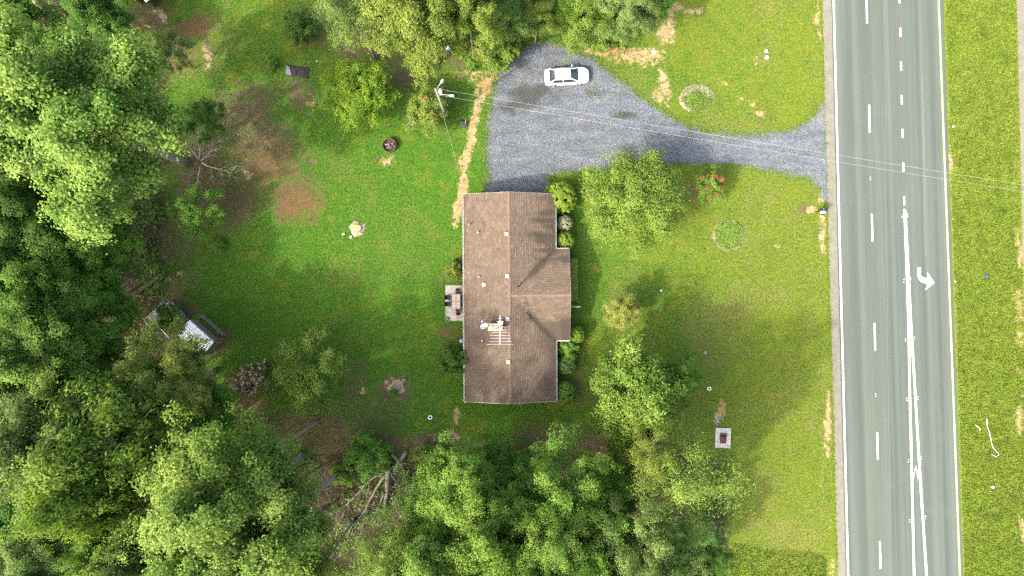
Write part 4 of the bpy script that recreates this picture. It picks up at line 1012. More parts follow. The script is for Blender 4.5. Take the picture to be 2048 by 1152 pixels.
T('north_tree', 'thicket0', 1120, 15, 48, 6, 'rich', 'green tree at the top edge between pine and bright tree', group=WG)
T('north_tree', 'pine0', 1310, 10, 30, 6, 'rich', 'green pine at the top edge beside the open lawn', group=WG)
# yard trees
T('lime_tree', 'spray0', 725, 188, 66, 3.4, 'lime', 'lime green spreading tree in the upper back yard', group='yard trees', rz=.4)
T('round_tree', 'yard0', 1268, 398, 90, 4.6, 'yellow', 'large yellow green round tree in front of the house', group='yard trees')
T('speckled_tree', 'sparse0', 612, 752, 76, 3.8, 'yellow', 'thin yellow speckled tree in the lower back yard', group='yard trees')
T('small_tree', 'yard1', 1246, 624, 33, 3.2, 'gold', 'small golden tree on the front lawn with bare twigs', group='yard trees')
T('twiggy_tree', 'sparse0', 398, 425, 48, 3.5, 'rich', 'sparse twiggy tree on bare soil below the huge trunk', group='yard trees')
T('twiggy_tree', 'sparse0', 415, 240, 40, 4, 'dark', 'sparse dark sapling beside the huge pale tree', group='yard trees')
T('twiggy_tree', 'sparse0', 345, 105, 38, 5, 'grey', 'grey green sapling at the upper rim of the huge tree', group='yard trees')
T('crepe_myrtle', 'myrtle0', 1418, 368, 29, 2.0, 'rich', 'crepe myrtle with red blossom beside the driveway', group='crepe myrtles', flowers='bl_red')
T('crepe_myrtle', 'myrtle0', 515, 757, 36, 2.4, 'rich', 'crepe myrtle with pink blossom beside the speckled tree', group='crepe myrtles', flowers='bl_pink')
T('crepe_myrtle', 'myrtle0', 853, 223, 42, 2.2, 'olive', 'olive crepe myrtle with a few red blooms below the utility pole', group='crepe myrtles', flowers='bl_few')
# bushes
B_ = lambda *a, **k: plant(*a, cat='shrub', **k)
B_('dark_bush', 'bush1', 599, 55, 33, 1.4, 'dark', 'dark green bush on the upper back lawn', stretch=.9)
B_('small_bush', 'bush0', 544, 126, 12, .6, 'bright', 'small bright bush left of the black soil bed')
B_('small_bush', 'bush0', 433, 492, 15, .5, 'rich', 'low dark tuft on the lawn right of the bare soil')
B_('round_bush', 'bush1', 995, 95, 42, 1.9, 'bright', 'rounded bright green bush at the upper left of the driveway')
B_('round_bush', 'bush1', 1022, 65, 32, 1.8, 'bright', 'leafy bush between round bush and top edge trees')
B_('leafy_bush', 'bush1', 934, 92, 24, 1.7, 'bright', 'upright green bush between blue barrel and grey bin')
B_('leafy_bush', 'bush0', 944, 120, 14, .9, 'bright', 'low yellow green bush in front of the grey bin')
B_('leafy_bush', 'bush1', 1195, 72, 30, 1.6, 'yellow', 'yellowish bush above the parked car')
B_('leafy_bush', 'bush1', 1240, 58, 30, 1.7, 'yellow', 'yellow green bush at the driveway upper rim')
B_('leafy_bush', 'bush1', 1130, 50, 26, 1.6, 'grey', 'soft grey green bush between pine and parked car')
B_('leafy_bush', 'bush1', 1160, 75, 22, 1.4, 'bright', 'small green bush above the car roof')
CB = 'clipped shrubs along the house front'
B_('clipped_shrub', 'ball0', 1121, 394, 31, 1.5, 'box', 'big round clipped shrub at the upper front corner of the house', group=CB)
B_('clipped_shrub', 'ball0', 1129, 446, 16, 1.0, 'brown', 'grey brown bare-looking round shrub by the front wall', group=CB)
B_('clipped_shrub', 'ball0', 1130, 482, 19, 1.2, 'box', 'round clipped shrub just above the front gable corner', group=CB)
B_('clipped_shrub', 'ball0', 1152, 670, 17, 1.1, 'box', 'shaded round shrub at the lower gable corner', group=CB)
B_('clipped_shrub', 'bush0', 1134, 695, 20, 1.0, 'bright', 'loose leafy shrub below the front gable', group=CB)
B_('clipped_shrub', 'ball0', 1132, 730, 19, 1.1, 'blue', 'blue green round shrub along the front wall', group=CB)
B_('clipped_shrub', 'ball0', 1129, 785, 23, 1.2, 'rich', 'dark round shrub at the lower front corner of the house', group=CB)
B_('flowering_bush', 'bush0', 907, 538, 15, .8, 'olive', 'small bush with red blooms by the eave above the patio', flowers='bl_rose')
B_('dark_bush', 'bush1', 905, 720, 30, 1.7, 'dark', 'dark loose shrub against the back eave below the patio')
B_('yard_bush', 'bush1', 738, 912, 42, 1.2, 'rich', 'low green shrub above the fallen tree')
B_('yard_bush', 'bush0', 862, 912, 26, .9, 'yellow', 'yellow green shrub right of the log')
B_('yard_bush', 'bush1', 690, 946, 24, 1.1, 'bright', 'leafy green shrub beside the leaning trunk')
B_('yard_bush', 'bush1', 1030, 918, 24, 1.1, 'olive', 'olive shrub at the wood edge below the house')
B_('yard_bush', 'bush0', 1232, 905, 20, 1.2, 'yellow', 'yellow shrub at the foot of the yellow green tree')
B_('kennel_bush', 'bush1', 338, 632, 26, 1.0, 'rich', 'green shrub growing inside the wire kennel')
B_('kennel_bush', 'bush0', 318, 634, 10, 1.1, 'white', 'cream flowering bush inside the wire kennel')
B_('stump_weed', 'bush0', 787, 787, 9, .35, 'rich', 'weeds round the old grey stump')
B_('yucca', 'bush0', 525, 868, 10, .5, 'dark', 'dark spiky plant by the bare ground at lower left')
# long hedge in front of the gable: clipped block
hx0, hy0, _ = W(1142, 601, 1.0); hx1, hy1, _ = W(1154, 519, 1.0)
hd = empty('hedge', ((hx0 + hx1) / 2, (hy0 + hy1) / 2, 0), R(.3), 'narrow clipped hedge along the front gable wall', 'hedge')
n = 9000; hw, hl, hh = (hx1 - hx0) / 2 + .05, (hy1 - hy0) / 2, 1.15
P = rng.uniform(-1, 1, (n, 3)); ax_ = rng.integers(0, 3, n); sgn = np.sign(P[np.arange(n), ax_]); P[np.arange(n), ax_] = sgn * rng.uniform(.85, 1.06, n)
N = np.zeros((n, 3)); N[np.arange(n), ax_] = sgn; N[:, 2] = np.abs(N[:, 2])
P = P * np.array([hw, hl, hh / 2]) + np.array([0, 0, hh / 2 + .1]); co, ti = leaf_quads(P, N + rng.normal(size=N.shape) * .5 + np.array([0, 0, .4]), .12, .07, np.clip(rng.normal(.45, .25, n), 0, 1))
link('foliage', np_mesh('foliage', co, 4, L['gold'], {'tint': ('FLOAT', ti)}), None, hd)
b = MB()
for k in range(9): b.tube([(0, -hl + .25 + k * hl / 4.3, 0), (random.uniform(-.1, .1), -hl + .25 + k * hl / 4.3, .85)], .02, 5)
b.build('stem', M['bark'], hd)

# undergrowth of the woods: one mass
def undergrowth():
    n = 5200; px = rng.uniform(-60, 1470, n); py = rng.uniform(-40, 1190, n)
    x = (px - 1024) / S0; y = (576 - py) / S0; _, _, fo, *_r = masks(x, y)
    k = (fo > .55) & (rng.random(n) < np.where((px > 640) & (px < 830) & (py < 1070), .55, 1)); x, y = x[k], y[k]; n = len(x)
    z = rng.uniform(.15, 1.6, n) * rng.random(n) + .2; m = 26
    off = rng.normal(size=(n * m, 3)) * np.array([.45, .45, .28]); P = np.repeat(np.stack([x, y, z], -1), m, 0) + off; P[:, 2] = np.maximum(P[:, 2], .04)
    N = unit(off) * .4 + np.array([0, 0, .8]) + rng.normal(size=P.shape) * .4
    ti = np.clip(.4 + np.repeat(rng.normal(0, .15, n), m) + rng.normal(0, .2, n * m), 0, 1)
    co, ti = leaf_quads(P, N, .26, .16, ti)
    o = link('undergrowth', np_mesh('undergrowth', co, 4, L['rich'], {'tint': ('FLOAT', ti)}))
    tag(o, 'low leafy undergrowth covering the floor of the woods', 'undergrowth', kind='stuff')
undergrowth()
def weeds(name, label, spots, leafm, zmax=.35, sig=.5, ln=.16):
    P = []
    for px, py, rr, n in spots:
        x, y, _ = W(px, py); r = rr / S0
        q = rng.normal(size=(n, 3)) * np.array([r * .5, r * .5, 0]) + np.array([x, y, 0]); q[:, 2] = rng.random(n) * zmax; P.append(q)
    P = np.concatenate(P); co, ti = leaf_quads(P, rng.normal(size=P.shape) * .4 + np.array([0, 0, .8]), ln, ln * .5, np.clip(rng.normal(.5, .25, len(P)), 0, 1))
    tag(link(name, np_mesh(name, co, 4, L[leafm], {'tint': ('FLOAT', ti)})), label, 'weeds', kind='stuff')
weeds('weeds', 'scattered weeds and tufts in the lawn and bare soil', [(430, 215, 50, 700), (470, 300, 60, 500), (350, 520, 60, 300), (560, 150, 16, 80), (440, 350, 60, 500), (1185, 186, 14, 50), (1240, 226, 16, 25), (1395, 205, 20, 300), (1375, 168, 30, 200), (1290, 345, 60, 100), (640, 870, 60, 200), (980, 895, 60, 250), (430, 830, 40, 300), (870, 150, 40, 150), (1140, 900, 60, 200), (1255, 95, 30, 100)], 'rich')
edge_spots = []
sp = smooth_poly(DRIVE, 6)
for i, (px, py) in enumerate(sp):
    if px < 1640 and not (975 < px < 1100 and py > 380): edge_spots.append((px + random.uniform(-3, 3), py + random.uniform(-3, 3), random.uniform(5, 12), random.randrange(25, 90)))
for y in range(0, 1150, 9): edge_spots.append((lin(1643, 1675, y) + random.uniform(-3, 1.5), y, 5, random.randrange(8, 30)))
weeds('edge_grass', 'ragged grass tufts along the driveway and road edges', edge_spots, 'yellow', .12, .5, .13)
# fallen yellow leaves under the yard trees
weeds('fallen_leaves', 'small yellow leaves scattered on the lawn under trees', [(1260, 470, 100, 500), (1230, 420, 110, 400), (620, 740, 120, 400), (1000, 850, 120, 160), (1330, 620, 120, 160), (700, 700, 160, 200), (500, 300, 100, 300)], 'gold', .04, .5, .12)
# ------------------------------------------------------------------ parked car
def paint(name, c):
    t = NT(name); t.col(c); t.rough(.25); t.b.inputs['Coat Weight'].default_value = .6; t.b.inputs['Coat Roughness'].default_value = .05; return t.m
M['car_white'] = paint('car_white', (.78, .78, .77)); M['car_glass'] = simple('car_glass', (.022, .030, .038), .06, .1, spec=.7)
M['tyre'] = simple('tyre_rubber', (.018, .018, .018), .9); M['rim'] = simple('wheel_rim', (.45, .45, .46), .35, .1, metal=.7)
M['head_lamp'] = simple('head_lamp', (.55, .57, .6), .15, .1); M['tail_lamp'] = simple('tail_lamp', (.35, .02, .02), .3, .1)
M['black_trim'] = simple('black_trim', (.015, .015, .016), .6)
cx_, cy_, _ = W(1133.5, 152.5, .6)
car = empty('car', (cx_, cy_, .022), R(3.2), 'white four-door sedan parked on the gravel driveway', 'car')
LEN = 4.85
def st(x, hw, zb, zsh, ztop): return (x - LEN / 2, hw, zb, zsh, ztop)
ST = [st(0, .62, .38, .72, .86), st(.06, .74, .28, .82, .95), st(.25, .84, .22, .90, 1.02), st(.55, .89, .20, .92, 1.04), st(1.1, .91, .19, .93, 1.03), st(1.8, .92, .19, .92, 1.0), st(2.6, .92, .19, .90, .98),
      st(3.3, .915, .19, .88, .96), st(3.7, .91, .19, .84, .94), st(4.2, .88, .20, .78, .86), st(4.55, .80, .22, .70, .78), st(4.76, .66, .26, .62, .70), st(4.85, .48, .34, .55, .62)]
b = MB(); vs = []; ns = 0
for x, hw, zb, zsh, zt in ST:
    half = [(hw * .86, zb), (hw * .985, zb + .12), (hw, (zb + zsh) / 2), (hw * .985, zsh - .06), (hw * .93, zsh), (hw * .78, zt - .035), (hw * .4, zt), (0, zt + .012)]
    full = half + [(-y, z) for y, z in half[-2::-1]]; ns = len(full)
    vs += [(x, y, z) for y, z in full]
fs = [(i * ns + k, i * ns + k + 1, (i + 1) * ns + k + 1, (i + 1) * ns + k) for i in range(len(ST) - 1) for k in range(ns - 1)]
fs += [(i * ns + ns - 1, i * ns, (i + 1) * ns, (i + 1) * ns + ns - 1) for i in range(len(ST) - 1)]
fs += [tuple(range(ns)), tuple((len(ST) - 1) * ns + k for k in range(ns))[::-1]]
b.add(vs, fs); body = b.build('body', M['car_white'], car, True, True)
# cabin: roof shell and pillars, glass set into it
xo = -LEN / 2
def cab(x, y, z): return (x + xo, y, z)
rows = [  # (x base, half width base, z base) -> (x roof, half width roof, z roof) going from tail to nose
    ((.50, .70, 1.03), (1.10, .56, 1.395)), ((1.15, .80, .99), (1.22, .575, 1.42)), ((2.0, .82, .97), (1.95, .60, 1.46)), ((2.9, .80, .955), (2.72, .575, 1.43)), ((3.66, .70, .945), (2.80, .56, 1.41))]
roofb = MB(); vs = []
for (_, (x, hw, z)) in rows:
    vs += [cab(x, -hw, z), cab(x, -hw * .8, z + .022), cab(x, 0, z + .04), cab(x, hw * .8, z + .022), cab(x, hw, z)]
roofb.add(vs, [(i * 5 + k, (i + 1) * 5 + k, (i + 1) * 5 + k + 1, i * 5 + k + 1) for i in range(len(rows) - 1) for k in range(4)])
o = roofb.build('roof_panel', M['car_white'], car, True, True); sd_ = o.modifiers.new('t', 'SOLIDIFY'); sd_.thickness = .03; sd_.offset = -1
gl = MB()
(r0b, r0t), (r4b, r4t) = rows[0], rows[-1]
def pane(name, quad, off=.0):
    MB().add(quad, [(0, 1, 2, 3)]).build(name, M['car_glass'], car, fix=True)
pane('rear_window', [cab(r0b[0], -r0b[1] + .03, r0b[2]), cab(r0b[0], r0b[1] - .03, r0b[2]), cab(r0t[0], r0t[1] - .02, r0t[2]), cab(r0t[0], -r0t[1] + .02, r0t[2])])
w_ = MB(); nn = 6; vs = []
for k in range(nn + 1):
    t_ = -1 + 2 * k / nn; bow = .10 * (1 - t_ * t_)
    vs += [cab(r4b[0] - .06 + bow, t_ * (r4b[1] + .02), r4b[2]), cab(r4t[0] - .02 + bow * .4, t_ * (r4t[1] - .01), r4t[2] + .01 * (1 - abs(t_)))]
w_.add(vs, [(2 * k, 2 * k + 1, 2 * k + 3, 2 * k + 2) for k in range(nn)]); w_.build('windshield', M['car_glass'], car, True, True)
for s in (-1, 1):
    for i0, i1, xa, xb in ((0, 2, .08, .97), (2, 4, .03, .93)):
        A, B2 = rows[i0], rows[i1]
        def mixp(P, Q, t): return [P[j] + (Q[j] - P[j]) * t for j in range(3)]
        q = [mixp(A[0], B2[0], xa), mixp(A[0], B2[0], xb), mixp(A[1], B2[1], xb), mixp(A[1], B2[1], xa)]
        q[0][1] = q[0][1] if i0 else .80; q[1][1] = .82 if not i0 else .78
        MB().add([cab(p[0], s * (p[1] + .003), p[2] - (.012 if j > 1 else 0)) for j, p in enumerate(q)], [(0, 1, 2, 3)]).build('side_window', M['car_glass'], car, fix=True)
    # pillars and window frames
    fr = MB()
    for (A, r_) in ((rows[0], .05), (rows[2], .03), (rows[4], .045)):
        fr.tube([cab(A[0][0], s * A[0][1], A[0][2] - .02), cab(A[1][0], s * A[1][1], A[1][2])], r_, 6)
    fr.tube([cab(A[1][0], s * A[1][1], A[1][2]) for A in rows], .03, 6)
    fr.build('pillar', M['car_white'], car, True)
    # belt fill between body shoulder and glass
    bf = MB(); vs = []
    for (A, _) in rows: vs += [cab(A[0], s * (A[1] + .005), A[2] + .004), cab(A[0], s * .885, A[2] - .10)]
    bf.add(vs, [(2 * k, 2 * k + 1, 2 * k + 3, 2 * k + 2) for k in range(len(rows) - 1)]); bf.build('belt_panel', M['car_white'], car, True, True)
    mr = MB(); mr.box(cab(3.02, s * 1.0, .985), (.13, .17, .11)); mr.build('side_mirror', M['car_white'], car, bevel=.03)
    for x, nm in ((.98, 'wheel'), (3.83, 'wheel')):
        w2 = MB(); w2.lathe([(.20, -.10), (.29, -.105), (.325, -.08), (.33, 0), (.325, .08), (.29, .105), (.20, .10)], 22)
        w2.v = [(p[0], p[2], p[1]) for p in w2.v]; w2.v = [(p[0] + x + xo, p[1] + s * .815, p[2] + .33) for p in w2.v]
        wo = empty('wheel', (0, 0, 0)); wo.parent = car
        w2.build('tyre', M['tyre'], wo, False, True)
        r2 = MB(); r2.lathe([(.21, -.01), (.20, .015), (.05, .02), (.0, .03)], 14); r2.v = [(p[0] + x + xo, (p[2] + .10) * s + s * .815, p[1] + .33) for p in r2.v]; r2.build('rim', M['rim'], wo, False, True)
        ar = MB(); ar.tube([cab(x + .37 * math.cos(t_), s * .905, .33 + .37 * math.sin(t_)) for t_ in np.linspace(0, math.pi, 11)], .028, 5); ar.build('wheel_arch', M['black_trim'], car)
    MB().add([cab(4.42, s * .80, .70), cab(4.78, s * .56, .62), cab(4.70, s * .50, .735), cab(4.38, s * .70, .80)], [(0, 1, 2, 3)]).build('headlight', M['head_lamp'], car, fix=True)
    MB().box(cab(.035, s * .60, .80), (.08, .26, .13)).build('tail_light', M['tail_lamp'], car, bevel=.02)
for s in (-1, 1):
    for x in (1.15, 2.05, 3.02): MB().tube([cab(x, s * .925, .35), cab(x, s * .93, .62), cab(x, s * .895, .88)], .006, 4).build('door_seam', M['black_trim'], car)
    for x in (1.55, 2.45): MB().box(cab(x + .3, s * .925, .78), (.2, .03, .035)).build('door_handle', M['car_white'], car)
    MB().tube([cab(3.72, s * .74, .935), cab(4.2, s * .66, .86), cab(4.6, s * .55, .775)], .006, 4).build('hood_seam', M['black_trim'], car)
MB().tube([cab(.42, -.62, 1.035), cab(.40, 0, 1.05), cab(.42, .62, 1.035)], .006, 4).build('boot_seam', M['black_trim'], car)
MB().box(cab(2.45, 0, .20), (4.0, 1.5, .1)).build('underbody', M['black_trim'], car)
MB().box(cab(.02, 0, .62), (.03, .5, .12)).build('number_plate', M['white_paint'], car)
MB().box(cab(4.845, 0, .45), (.04, .8, .1)).build('grille', M['black_trim'], car)

# ------------------------------------------------------------------ utility pole and lines
PX, PY = -7.2, 18.75; HP = 10.6
pole = empty('utility_pole', (PX, PY, 0), 0, 'wooden utility pole with street lamp beside the bare trench', 'pole')
MB().tube([(.06, -.15, -.2), (.03, -.05, 5), (0, 0, HP)], [.16, .14, .11], 10).build('post', M['pole_wood'], pole, True)
tf = MB().lathe([(.05, 0), (.18, .02), (.19, .12), (.19, .7), (.18, .8), (.05, .86)], 14, (.34, .05, HP - 1.3)); tf.build('transformer', M['dish'], pole, True)
MB().lathe([(.03, .0), (.05, .05), (.03, .12), (.05, .17), (.02, .25)], 8, (.4, .05, HP - .40)).build('insulator', M['white_paint'], pole)
for nm, e, dz in (('lamp', (1.35, -.12, HP - 1.7), -1.9), ('lamp', (.55, .85, HP - .35), -.8)):
    lm = MB().tube([(.05, 0, HP + dz), (e[0] * .4, e[1] * .4, e[2] + .12), (e[0] * .8, e[1] * .8, e[2] + .1)], .035, 6).build('lamp_arm', M['alu'], pole)
    d_ = Vector((e[0], e[1], 0)).normalized(); c_ = Vector(e)
    h = MB(); vs = []; prof = [(-.30, .02), (-.24, .06), (-.05, .11), (.12, .12), (.22, .08), (.26, .02)]
    pts_ = [c_ + d_ * p for p, r_ in prof]; h.tube(pts_, [r_ for p, r_ in prof], 10); h.build('lamp_head', M['lamp_glass'], lm, True)
def line(name, a, b_, sag, r, label, mat='wire', n=40):
    a, b_ = Vector(a), Vector(b_); pts = []
    for k in range(n + 1):
        t_ = k / n; p = a.lerp(b_, t_); p.z -= sag * 4 * t_ * (1 - t_); pts.append(p)
    return tag(MB().tube(pts, r, 5).build(name, M[mat]), label, 'cable', 'cables of the utility pole')
e1 = W(2420, 428, 10.2); e2 = W(2420, 442, 9.2)
line('power_line', (PX + .4, PY + .05, HP - .2), e1, .5, .009, 'upper pale power line crossing driveway and road')
line('power_line', (PX + .1, PY - .1, HP - 1.6), e2, .6, .009, 'lower pale power line crossing driveway and road')
line('service_cable', (PX, PY - .15, HP - 2.6), (-4.9, 9.6, 3.05), .6, .014, 'thin cable hanging from the utility pole to the house corner', 'wire_dark')

# ------------------------------------------------------------------ small yard things
def ring_cap(name, px, py, r, h, label, hole=True, mat='white_paint', cat='pipe cap'):
    x, y, _ = W(px, py); o = empty(name, (x, y, 0), 0, label, cat)
    MB().lathe([(r, 0), (r, h), (r * .6, h), (r * .55, h * .4)], 16, cap=False).build('rim', M[mat], o, True)
    MB().lathe([(r * .58, h * .35), (r * .3, h * .42), (.01, h * .42)], 14).build('core', M['ash'] if hole else M['concrete'], o)
    return o
ring_cap('pipe_cap', 1532, 103, .16, .2, 'upper of two white pipe caps on the upper front lawn')
ring_cap('pipe_cap', 1533, 115, .20, .2, 'lower of two white pipe caps on the upper front lawn')
ring_cap('pipe_cap', 1307.5, 104, .20, .08, 'white ring at the end of the pale dirt strip', False)
ring_cap('pipe_cap', 1418, 777, .22, .16, 'white ringed pipe cap with dark centre on the lower front lawn')
ring_cap('pipe_cap', 1410, 705, .17, .12, 'small whitish pipe cap in the shaded front lawn', False, 'stone_white')
ring_cap('pipe_cap', 861, 834, .24, .3, 'white broken pipe ring on the lawn left of the house end')
ring_cap('sprinkler', 1322, 581, .11, .15, 'tiny white sprinkler on the middle front lawn', False, 'white_paint', 'sprinkler')
# fire pit
x, y, _ = W(779.5, 291, .3)
fp = empty('fire_pit', (x, y, 0), 0, 'round black steel fire pit full of ash on the back lawn', 'fire pit')
MB().lathe([(.74, 0), (.76, .55), (.71, .55), (.69, .06)], 28, cap=False).build('ring', M['rust'], fp, True)
b = MB(); vs = [(0, 0, .24)]; 
for r_ in (.25, .5, .70):
    for k in range(16): vs.append((r_ * math.cos(k * .3927), r_ * math.sin(k * .3927), .24 + random.uniform(-.06, .08) - (.05 if r_ > .6 else 0)))
b.add(vs, [(0, 1 + k, 1 + (k + 1) % 16) for k in range(16)] + [(1 + 16 * j + k, 1 + 16 * (j + 1) + k, 1 + 16 * (j + 1) + (k + 1) % 16, 1 + 16 * j + (k + 1) % 16) for j in (0, 1) for k in range(16)])
b.build('ash_bed', M['ash'], fp)
for k in range(11):
    a = random.random() * 6.28; r_ = random.uniform(.0, .4); l = random.uniform(.2, .42); t_ = random.random() * 3.14
    MB().tube([(r_ * math.cos(a) - l * math.cos(t_) * .6, r_ * math.sin(a) - l * math.sin(t_) * .6, .30), (r_ * math.cos(a) + l * math.cos(t_) * .6, r_ * math.sin(a) + l * math.sin(t_) * .6, .36)], random.uniform(.025, .05), 6).build('charred_stick', M[random.choice(['ash', 'bark', 'bark_pale', 'rust'])], fp)
# stumps
def stump(px, py, r, h, label, fresh):
    x, y, _ = W(px, py, h); o = empty('tree_stump', (x, y, 0), random.random() * 6, label, 'stump')
    n = 18; b = MB(); vs = []
    for z, f in ((0, 1.7), (h * .3, 1.25), (h * .7, 1.05), (h, 1.0)):
        for k in range(n):
            a = 2 * math.pi * k / n; q = r * f * (1 + .10 * math.sin(3 * a + 1) + (.22 * max(0, math.sin(5 * a)) if z < h * .5 else 0)); vs.append((q * math.cos(a), q * math.sin(a), z))
    b.add(vs, [(i * n + k, i * n + (k + 1) % n, (i + 1) * n + (k + 1) % n, (i + 1) * n + k) for i in range(3) for k in range(n)]); b.build('bark_side', M['bark'], o, True)
    b = MB(); b.add([(x_, y_, z_ + .004) for x_, y_, z_ in vs[-n:]], [tuple(range(n))]); b.build('cut_face', M['wood_fresh'] if fresh else M['wood_grey'], o)
    for k in range(6 if fresh else 4):
        a = k * 1.05 + random.uniform(-.3, .3); l = random.uniform(.3, .75) * (1 if fresh else .35)
        MB().tube([(r * math.cos(a), r * math.sin(a), .12), ((r + l * .5) * math.cos(a + .1), (r + l * .5) * math.sin(a + .1), .07), ((r + l) * math.cos(a + .2), (r + l) * math.sin(a + .2), 0)], [.11, .07, .03], 6).build('root', M['bark_pale' if fresh else 'bark'], o)
stump(713, 457, .46, .32, 'freshly cut tree stump with roots on the back lawn', True)
stump(793, 776, .45, .22, 'old grey tree stump in a ring of bare soil', False)
for k, (px, py, l) in enumerate(((687, 468, 'wood chip block on the grass left of the fresh stump'), (702, 474, 'pale split wood piece at the foot of the fresh stump'))):
    x, y, _ = W(px, py); tag(MB().box((x, y, .06), (.35, .28, .14), .4 + k).build('wood_chunk', M['bark_pale'], bevel=.03), l, 'wood')
# black tub with a post
x, y, _ = W(926, 247, .2)
tbn = empty('base_tub', (x, y, 0), R(-6), 'black plastic tub with a short metal post beside the dirt trench', 'tub')
b = MB(); b.box((0, 0, .11), (1.02, .72, .22)); b.build('tub', M['black_plastic'], tbn, bevel=.07)
b = MB(); b.box((-.05, 0, .228), (.72, .46, .02)); b.build('recess', M['ash'], tbn)
MB().tube([(.28, -.05, .2), (.34, .2, 1.25)], .045, 8).build('post', M['metal_grey'], tbn)
# black soil bed with a grey sheet
x, y, _ = W(596, 143)
bed = empty('soil_bed', (x, y, 0), R(-6), 'rectangular black soil bed with a grey sheet at one end', 'planting bed')
sb = MB(); nx2, ny2 = 12, 7; vs = []
for i in range(nx2):
    for j in range(ny2):
        ed = i in (0, nx2 - 1) or j in (0, ny2 - 1)
        vs.append((-1.28 + 2.56 * i / (nx2 - 1) + random.uniform(-.05, .05), -.62 + 1.24 * j / (ny2 - 1) + random.uniform(-.05, .05), .0 if ed else random.uniform(.06, .16)))
sb.add(vs, [(i * ny2 + j, (i + 1) * ny2 + j, (i + 1) * ny2 + j + 1, i * ny2 + j + 1) for i in range(nx2 - 1) for j in range(ny2 - 1)]); sb.build('soil', M['compost'], bed)
MB().prism([(-1.26, -.52), (-.62, -.58), (-.95, .40), (-1.24, .42)], .17, .19).build('sheet', M['tarp'], bed)
# rock ringed beds
def rock_bed(px, py, rx, ry, label, arcs, plants, name):
    x, y, _ = W(px, py); o = empty(name, (x, y, 0), 0, label, 'flower bed')
    sm_ = MB(); n = 40
    ringp = [(rx * math.cos(6.283 * k / n) * (1 + .06 * math.sin(k)), ry * math.sin(6.283 * k / n) * (1 + .05 * math.cos(1.7 * k))) for k in range(n)]
    sm_.add([(0, 0, .03)] + [(a, b_, .012) for a, b_ in ringp], [(0, 1 + k, 1 + (k + 1) % n) for k in range(n)]); sm_.build('soil', M['bed_soil'], o)
    s2 = MB()
    for a0, a1, w0, w1, cnt, sz in arcs:
        for _ in range(cnt):
            a = R(random.uniform(a0, a1)); w = random.uniform(w0, w1); s2.stone((rx * w * math.cos(a), ry * w * math.sin(a), .02), random.uniform(*sz))
    tag(s2.build('stones', M['stone_white'], o), kind='stuff')
    P = []
    for cx2, cy2, r_, cnt, h_ in plants:
        q = rng.normal(size=(cnt, 3)) * np.array([r_, r_, 0]) + np.array([cx2, cy2, 0]); q[:, 2] = rng.random(cnt) * h_; P.append(q)
    P = np.concatenate(P); k_ = (P[:, 0] / rx) ** 2 + (P[:, 1] / ry) ** 2 < .88; P = P[k_]
    co, ti = leaf_quads(P, rng.normal(size=P.shape) * .4 + np.array([0, 0, .7]), .16, .07, np.clip(rng.normal(.5, .25, len(P)), 0, 1))
    link('plants', np_mesh('plants', co, 4, L['pale'], {'tint': ('FLOAT', ti)}), None, o)
M['bed_soil'] = simple('bed_soil', (.14, .125, .06), .95, .35, 4, bump=.5)
rock_bed(1394, 197, 1.95, 1.55, 'oval bed edged with white stones on the upper front lawn', [(15, 165, .5, 1.0, 520, (.025, .06)), (200, 245, .75, 1.0, 90, (.05, .10)), (165, 200, .9, 1.0, 22, (.05, .1))], [(.5, -.5, .7, 2600, .22), (-.6, -.3, .5, 1200, .3), (-.3, .3, .25, 300, .5)], 'rock_bed')
rock_bed(1456, 470, 1.75, 1.75, 'round flower bed with speckled plants on the middle front lawn', [(0, 360, .88, 1.05, 22, (.03, .06)), (0, 360, 0, .5, 60, (.04, .09)), (170, 200, .7, .9, 30, (.04, .08))], [(-.7, .7, .4, 1500, .3), (.5, .4, .6, 2600, .25), (.3, -.7, .55, 2200, .25), (-.7, -.5, .4, 1000, .25), (0, 0, .9, 600, .2)], 'flower_bed')
x, y, _ = W(1434, 842); rp = MB()
for _ in range(26): rp.stone((random.gauss(0, .22), random.gauss(0, .22), 0), random.uniform(.06, .12))
o = tag(rp.build('rocks', M['stone_white']), 'small pile of white rocks above the concrete pad', 'rocks', kind='stuff'); o.location = (x, y, 0)
# concrete pad with brick stack
x, y, _ = W(1445.5, 875.5)
pad = tag(MB().box((0, 0, .05), (1.68, 2.18, .14)).build('concrete_pad', M['concrete_white'], bevel=.02), 'square white concrete pad on the lower front lawn', 'concrete pad'); pad.location = (x, y, 0); pad.rotation_euler = (0, 0, R(-2))
bs = empty('brick_stack', (x - .02, y - .02, .12), R(-2), 'stack of dark red bricks in the middle of the concrete pad', 'bricks')
M['pad_brick'] = simple('old_red_brick', (.10, .045, .035), .9, .4, 8, bump=.4)
bmesh_ = MB().box((0, 0, 0), (.115, .50, .14)).mesh('brick', M['pad_brick'])
for i in range(5):
    for j in range(2):
        o = link('brick', bmesh_, None, bs); o.location = (-.27 + i * .136 + random.uniform(-.01, .01), -.28 + j * .56 + random.uniform(-.02, .02), .08 + .04 * ((i + j) % 2)); o.rotation_euler = (0, 0, random.uniform(-.05, .05))
for i in range(3):
    o = link('brick', bmesh_, None, bs); o.location = (-.15 + i * .15, .2 + i * .04, .245); o.rotation_euler = (0, 0, 1.57 + random.uniform(-.3, .3))
